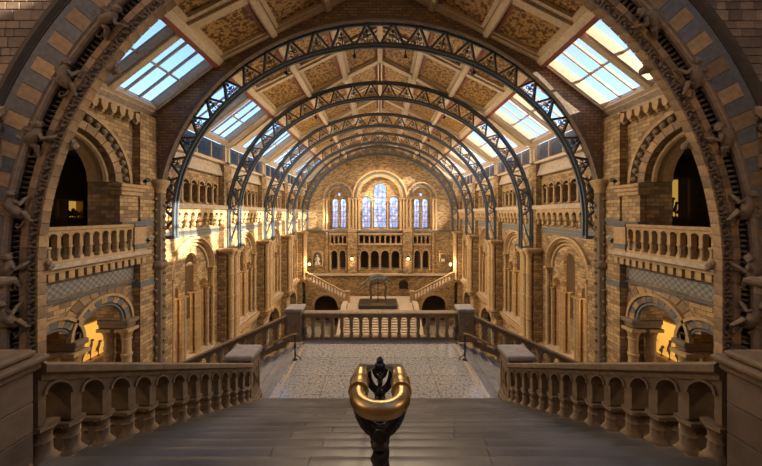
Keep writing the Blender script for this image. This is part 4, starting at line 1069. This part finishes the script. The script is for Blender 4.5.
for (x, y, sx) in ((-.75, -.55, -1), (-.65, .1, -1), (.75, .0, 1), (.7, .65, 1)):
    L_ = MB(); L_.tube([(x, y, 2.85), (x+sx*.3, y-.1, 1.75), (x+sx*.15, y+.12, .8), (x+sx*.3, y-.1, .1)], [.15, .12, .1, .08], 7)
    L_.ball((x+sx*.3, y-.1, 1.75), .12, 7, 5); L_.ball((x+sx*.15, y+.12, .8), .1, 7, 5)
    for f in (-1, 0, 1): L_.tube([(x+sx*.3, y-.1, .1), (x+sx*.34+f*.12, y-.36, .04)], [.045, .02], 5)
    obj('leg', L_, sk_, mat=M_BONE)
for sx in (-1, 1):
    obj('girdle', MB().ball((sx*.7, -.1 if sx < 0 else .3, 2.95), .34, 8, 5, (.9, .6, .8)), sk_, mat=M_BONE)
obj('support_rod', MB().tube([(0, 0, 0), (0, 0, 3.2)], .05, 6), sk_, mat=M_BLACK)
# niche with statue (left of the picture plane) and gilt framed portrait
nx_, nz_ = -8.9, -6.35
N = thing('niche_frame', 'arched marble niche frame holding a seated white figure on the end wall', 'niche', (nx_, END_Y-.02, nz_), FACE)
obj('frame', MB().prism(rect(-.85, .85, -1.15, 1.15), -.0, .2, [archpts(0, .6, .3, -.9, 12)]), N, mat=M_STONE)
obj('back', MB().box(-.7, .7, .0, .04, -1, 1), N, mat=M_CARVED)
S_ = thing('marble_figure', 'white marble figure seated inside the niche on the end wall', 'statue', (nx_, END_Y-.3, nz_-.9))
b = MB(); b.bevbox(-.4, .4, -.18, .22, 0, .35, .03)
b.tube([(0, .05, .3), (0, .0, .7), (0, .05, 1.05), (0, .03, 1.18)], [.26, .22, .24, .08], 10); b.ball((0, 0, 1.33), .15, 9, 7)
for s in (-1, 1):
    b.tube([(s*.1, 0, .5), (s*.16, -.2, .52), (s*.16, -.2, .1)], [.12, .11, .08], 7); b.tube([(s*.22, .05, 1.0), (s*.32, 0, .75), (s*.15, -.15, .6)], [.08, .07, .05], 7)
obj('figure', b, S_, mat=M_MARBLE)
Pn = thing('framed_portrait', 'dark portrait in gilt frame hung on the end wall above the far stair', 'painting', (9.0, END_Y-.03, -6.3), FACE)
obj('frame', MB().prism(rect(-.62, .62, -.75, .75), 0, .14, [rect(-.45, .45, -.58, .58)]), Pn, mat=M_GILT)
obj('canvas', MB().box(-.46, .46, .0, .05, -.59, .59), Pn, mat=M_PAPER)
obj('painted_face', MB().lathe([(.01, .0), (.13, .005), (.13, .02), (.01, .025)], (0, .05, .15), 12, axis='y').box(-.26, .26, .05, .06, -.5, -.08), Pn, mat=M_MARBLE)
Bk = thing('arched_plaque', 'small black arched plaque on the wall behind the skeleton', 'plaque', (3.35, END_Y-.02, -10.2), FACE)
obj('board', MB().prism(archpts(0, .62, .1, -.5, 10), 0, .1), Bk, mat=M_BLACK); obj('rim', MB().ring(.62, .7, 0, .12, (0, .1), n=14), Bk, mat=M_DARK)

# ------------------------------------------------------------------ lamps, spotlights, lit cases
def pointlight(parent, loc, energy, col=(1, .72, .42), rad=.18):
    ld_ = bpy.data.lights.new('lamp_light', 'POINT'); ld_.energy = energy; ld_.color = col; ld_.shadow_soft_size = rad
    o = bpy.data.objects.new('lamp_light', ld_); COL.objects.link(o); o.location = loc; o.parent = parent; return o
def lantern(name, label, loc, energy, group, scale=1.0, hang=.8):
    A = thing(name, label, 'lamp', loc, 0, group)
    b = MB().lathe([(.03, .26), (.16, .2), (.13, .16), (.13, .12)], n=8); obj('lantern_roof', b, A, scale=scale, mat=M_BLACK)
    obj('globe', MB().ball((0, 0, 0), .11, 10, 7), A, scale=scale, mat=M_LAMP)
    obj('lantern_base', MB().lathe([(.1, -.1), (.12, -.12), (.05, -.18), (.02, -.24)], n=8), A, scale=scale, mat=M_BLACK)
    for k in range(4): obj('lantern_bar', MB().bar((.125*cos(k*pi/2), .125*sin(k*pi/2), -.12), (.125*cos(k*pi/2), .125*sin(k*pi/2), .16), .015, .015, (cos(k*pi/2), sin(k*pi/2), 0)), A, scale=scale, mat=M_BLACK)
    if hang: obj('chain', MB().tube([(0, 0, .24*scale), (0, 0, hang)], .012, 5), A, mat=M_BLACK)
    pointlight(A, (0, 0, -.4*scale), energy, col=(1, .64, .3) if 'galler' in group else (1, .72, .42), rad=.2)
    return A
for s in (1, -1):
    for k in range(4):
        lantern('hanging_lantern', 'small lit lantern hanging in the first floor gallery behind the arcade', (s*12.6, ARCH_Y[k]+.9, -4.5), 120, 'gallery lanterns', 1.0, hang=SECOND-.35+4.5)
    lantern('hanging_lantern', 'small lit lantern hanging in the dim gallery behind the balcony arch', (s*13.4, 11.0, -4.4), 40, 'balcony bay lanterns', 1.2, hang=SECOND-.35+4.4)
    lantern('hanging_lantern', 'lit lantern hanging in the second floor room behind the balcony', (s*13.4, 10.6, 1.4), 12, 'upper room lanterns', 1.0, hang=1.6)
    lantern('hanging_lantern', 'lit glass lantern bracketed on a buttress between the lower arches of the end wall', (s*3.95, END_Y-.75, -6.3), 10, 'end wall lanterns', 1.7, hang=0)
    A = thing('stair_lamp', 'slim lamp standard with glowing globe at the head of the far stair', 'lamp', (s*9.3, 39.5, FZ+.25+.53*4.8+1.05), 0, 'lamps of the far stair')
    obj('standard', MB().lathe([(.12, 0), (.05, .1), (.04, .9), (.07, 1.0)], n=8), A, mat=M_BLACK); obj('globe', MB().ball((0, 0, 1.15), .16, 10, 7), A, mat=M_LAMP)
    pointlight(A, (-s*.1, -.4, 1.2), 130, rad=.2)
    # spotlights clamped on the balcony masonry
    for (z, lab) in ((1.38, 'small black spotlight on the impost of the balcony arch'), (-1.1, 'small black spotlight beside the balcony end block')):
        A = thing('spotlight', lab, 'spotlight', (s*9.85, 12.6 if z > 0 else 12.75, z), 0, lab+' pair')
        obj('can', MB().tube([(-s*.16, -.06, .06), (s*.08, .05, -.02)], [.09, .07], 8), A, mat=M_BLACK); obj('yoke', MB().tube([(0, 0, -.16), (0, 0, 0)], .025, 5), A, mat=M_BLACK)
    # lit cases seen through the balcony bays
    for (x, y, z, w_, h_, lab) in ((15.4, 15.9, -7.7, 2.6, 2.0, 'wide yellow-lit display case with specimens seen through the lower balcony arch'),
          (15.6, 15.95, -.15, 1.1, 1.95, 'tall glowing yellow display case in the dark second floor room') if s > 0 else (15.6, 15.1, -.2, .7, .85, 'small glowing yellow display case in the dark second floor room')):
        A = thing('display_case', lab, 'display case', (s*x, y, z), RIGHT if s > 0 else LEFT, lab+' pair')
        obj('back_panel', MB().box(-w_/2, w_/2, -.1, -.06, 0, h_), A, mat=M_CASE)
        fr = MB(); fr.prism(rect(-w_/2-.08, w_/2+.08, -.08, h_+.08), -.12, .3, [rect(-w_/2, w_/2, 0, h_)]); obj('case_frame', fr, A, mat=M_GILT)
        for k in range(5):
            u = (k-2)*w_*.17; hh = h_*(.25+.12*((k*7) % 3))
            S_ = thing('specimen', 'dark mounted specimen standing in the '+lab.split(' display')[0]+' display case', 'specimen', (s*(x-.06), y+s*u, z), RIGHT if s > 0 else LEFT, 'specimens in the '+lab)
            obj('stand', MB().lathe([(.06, 0), (.06, .03), (.02, .05), (.02, hh*.3)], n=8), S_, mat=M_BLACK)
            obj('body', MB().tube([(0, 0, hh*.25), (.05, 0, hh*.5), (-.03, .02, hh*.8), (-.06, .02, hh)], [.03, .08, .06, .04], 6).ball((-.08, .02, hh), .08, 6, 5).tube([(.05, 0, hh*.5), (.16, 0, hh*.35)], [.04, .015], 5), S_, mat=M_WOOD)
        if z < -5: obj('case_plinth', MB().box(-w_/2-.05, w_/2+.05, -.12, .32, FIRST-z, -.08), A, mat=M_WOOD)
        else: obj('case_plinth', MB().box(-w_/2-.05, w_/2+.05, -.12, .3, SECOND-z, -.08), A, mat=M_WOOD)
    # unseen vestibule lanterns, added to brighten the stairs and the arch face
    lantern('hanging_lantern', 'added fill lantern hanging over the upper landing behind the stone arch', (s*7.0, .5, 4.6), 150, 'added vestibule lanterns', 1.8, hang=7.6)

# floodlights added on the pier capitals to brighten the roof and the facing wall
for s in (1, -1):
    for k in range(1, 5):
        A = thing('added_floodlight', 'small added fill light on the pier capital beside an iron arch foot', 'added_floodlight', (s*9.8, ARCH_Y[k]+.6, -2.28), 0, 'added roof fill lights')
        obj('yoke', MB().tube([(0, 0, 0), (0, 0, .12)], .03, 6), A, mat=M_IRON)
        obj('housing', MB().bevbox(-.14, .14, -.14, .14, .1, .24, .02), A, mat=M_IRON)
        al = bpy.data.lights.new('added_flood_light', 'AREA'); al.shape = 'DISK'; al.size = .3; al.energy = 160; al.color = (1, .85, .66); al.spread = math.radians(150)
        o = bpy.data.objects.new('added_flood_light', al); COL.objects.link(o); o.parent = A; o.location = (-s*.05, 0, .3)
        o.rotation_euler = Vector((-s*1.0, 0, .75)).to_track_quat('-Z', 'Y').to_euler()

# spotlights added under the iron arches to brighten the facing walls and the stairs
def fill_spot(loc, aim, energy, label, group, ang=120):
    A = thing('spotlight', label, 'spotlight', loc, 0, group)
    d = (Vector(aim)-Vector(loc)).normalized()
    obj('can', MB().tube([tuple(-d*.1), tuple(d*.1)], [.06, .09], 10), A, mat=M_BLACK); obj('bracket', MB().tube([(0, 0, 0), (0, 0, .3)], .02, 6), A, mat=M_BLACK)
    sp = bpy.data.lights.new('added_spot_light', 'SPOT'); sp.energy = energy; sp.color = (1, .78, .50); sp.spot_size = math.radians(ang); sp.spot_blend = 1.0; sp.shadow_soft_size = .12
    o = bpy.data.objects.new('added_spot_light', sp); COL.objects.link(o); o.parent = A; o.location = d*.16; o.rotation_euler = d.to_track_quat('-Z', 'Y').to_euler()
for s in (1, -1):
    for k, y in enumerate(ARCH_Y):
        x = s*4.4; z = ZC+BI*sqrt(1-(4.4/AI)**2)-.42
        fill_spot((x, y, z), (-s*9, y+1.5, -5), 1300 if k < 2 else 1750, 'added fill spotlight under the iron arch '+ordw[k].split(',')[0], 'added spotlights under the iron arches')
    x = s*1.2; z = ZC+BI*sqrt(1-(1.2/AI)**2)-.42
    fill_spot((x, ARCH_Y[0], z), (s*1.0, 6.0, -4), 520, 'added fill spotlight beside the crown of the first iron arch', 'added spotlights over the landing', 110)
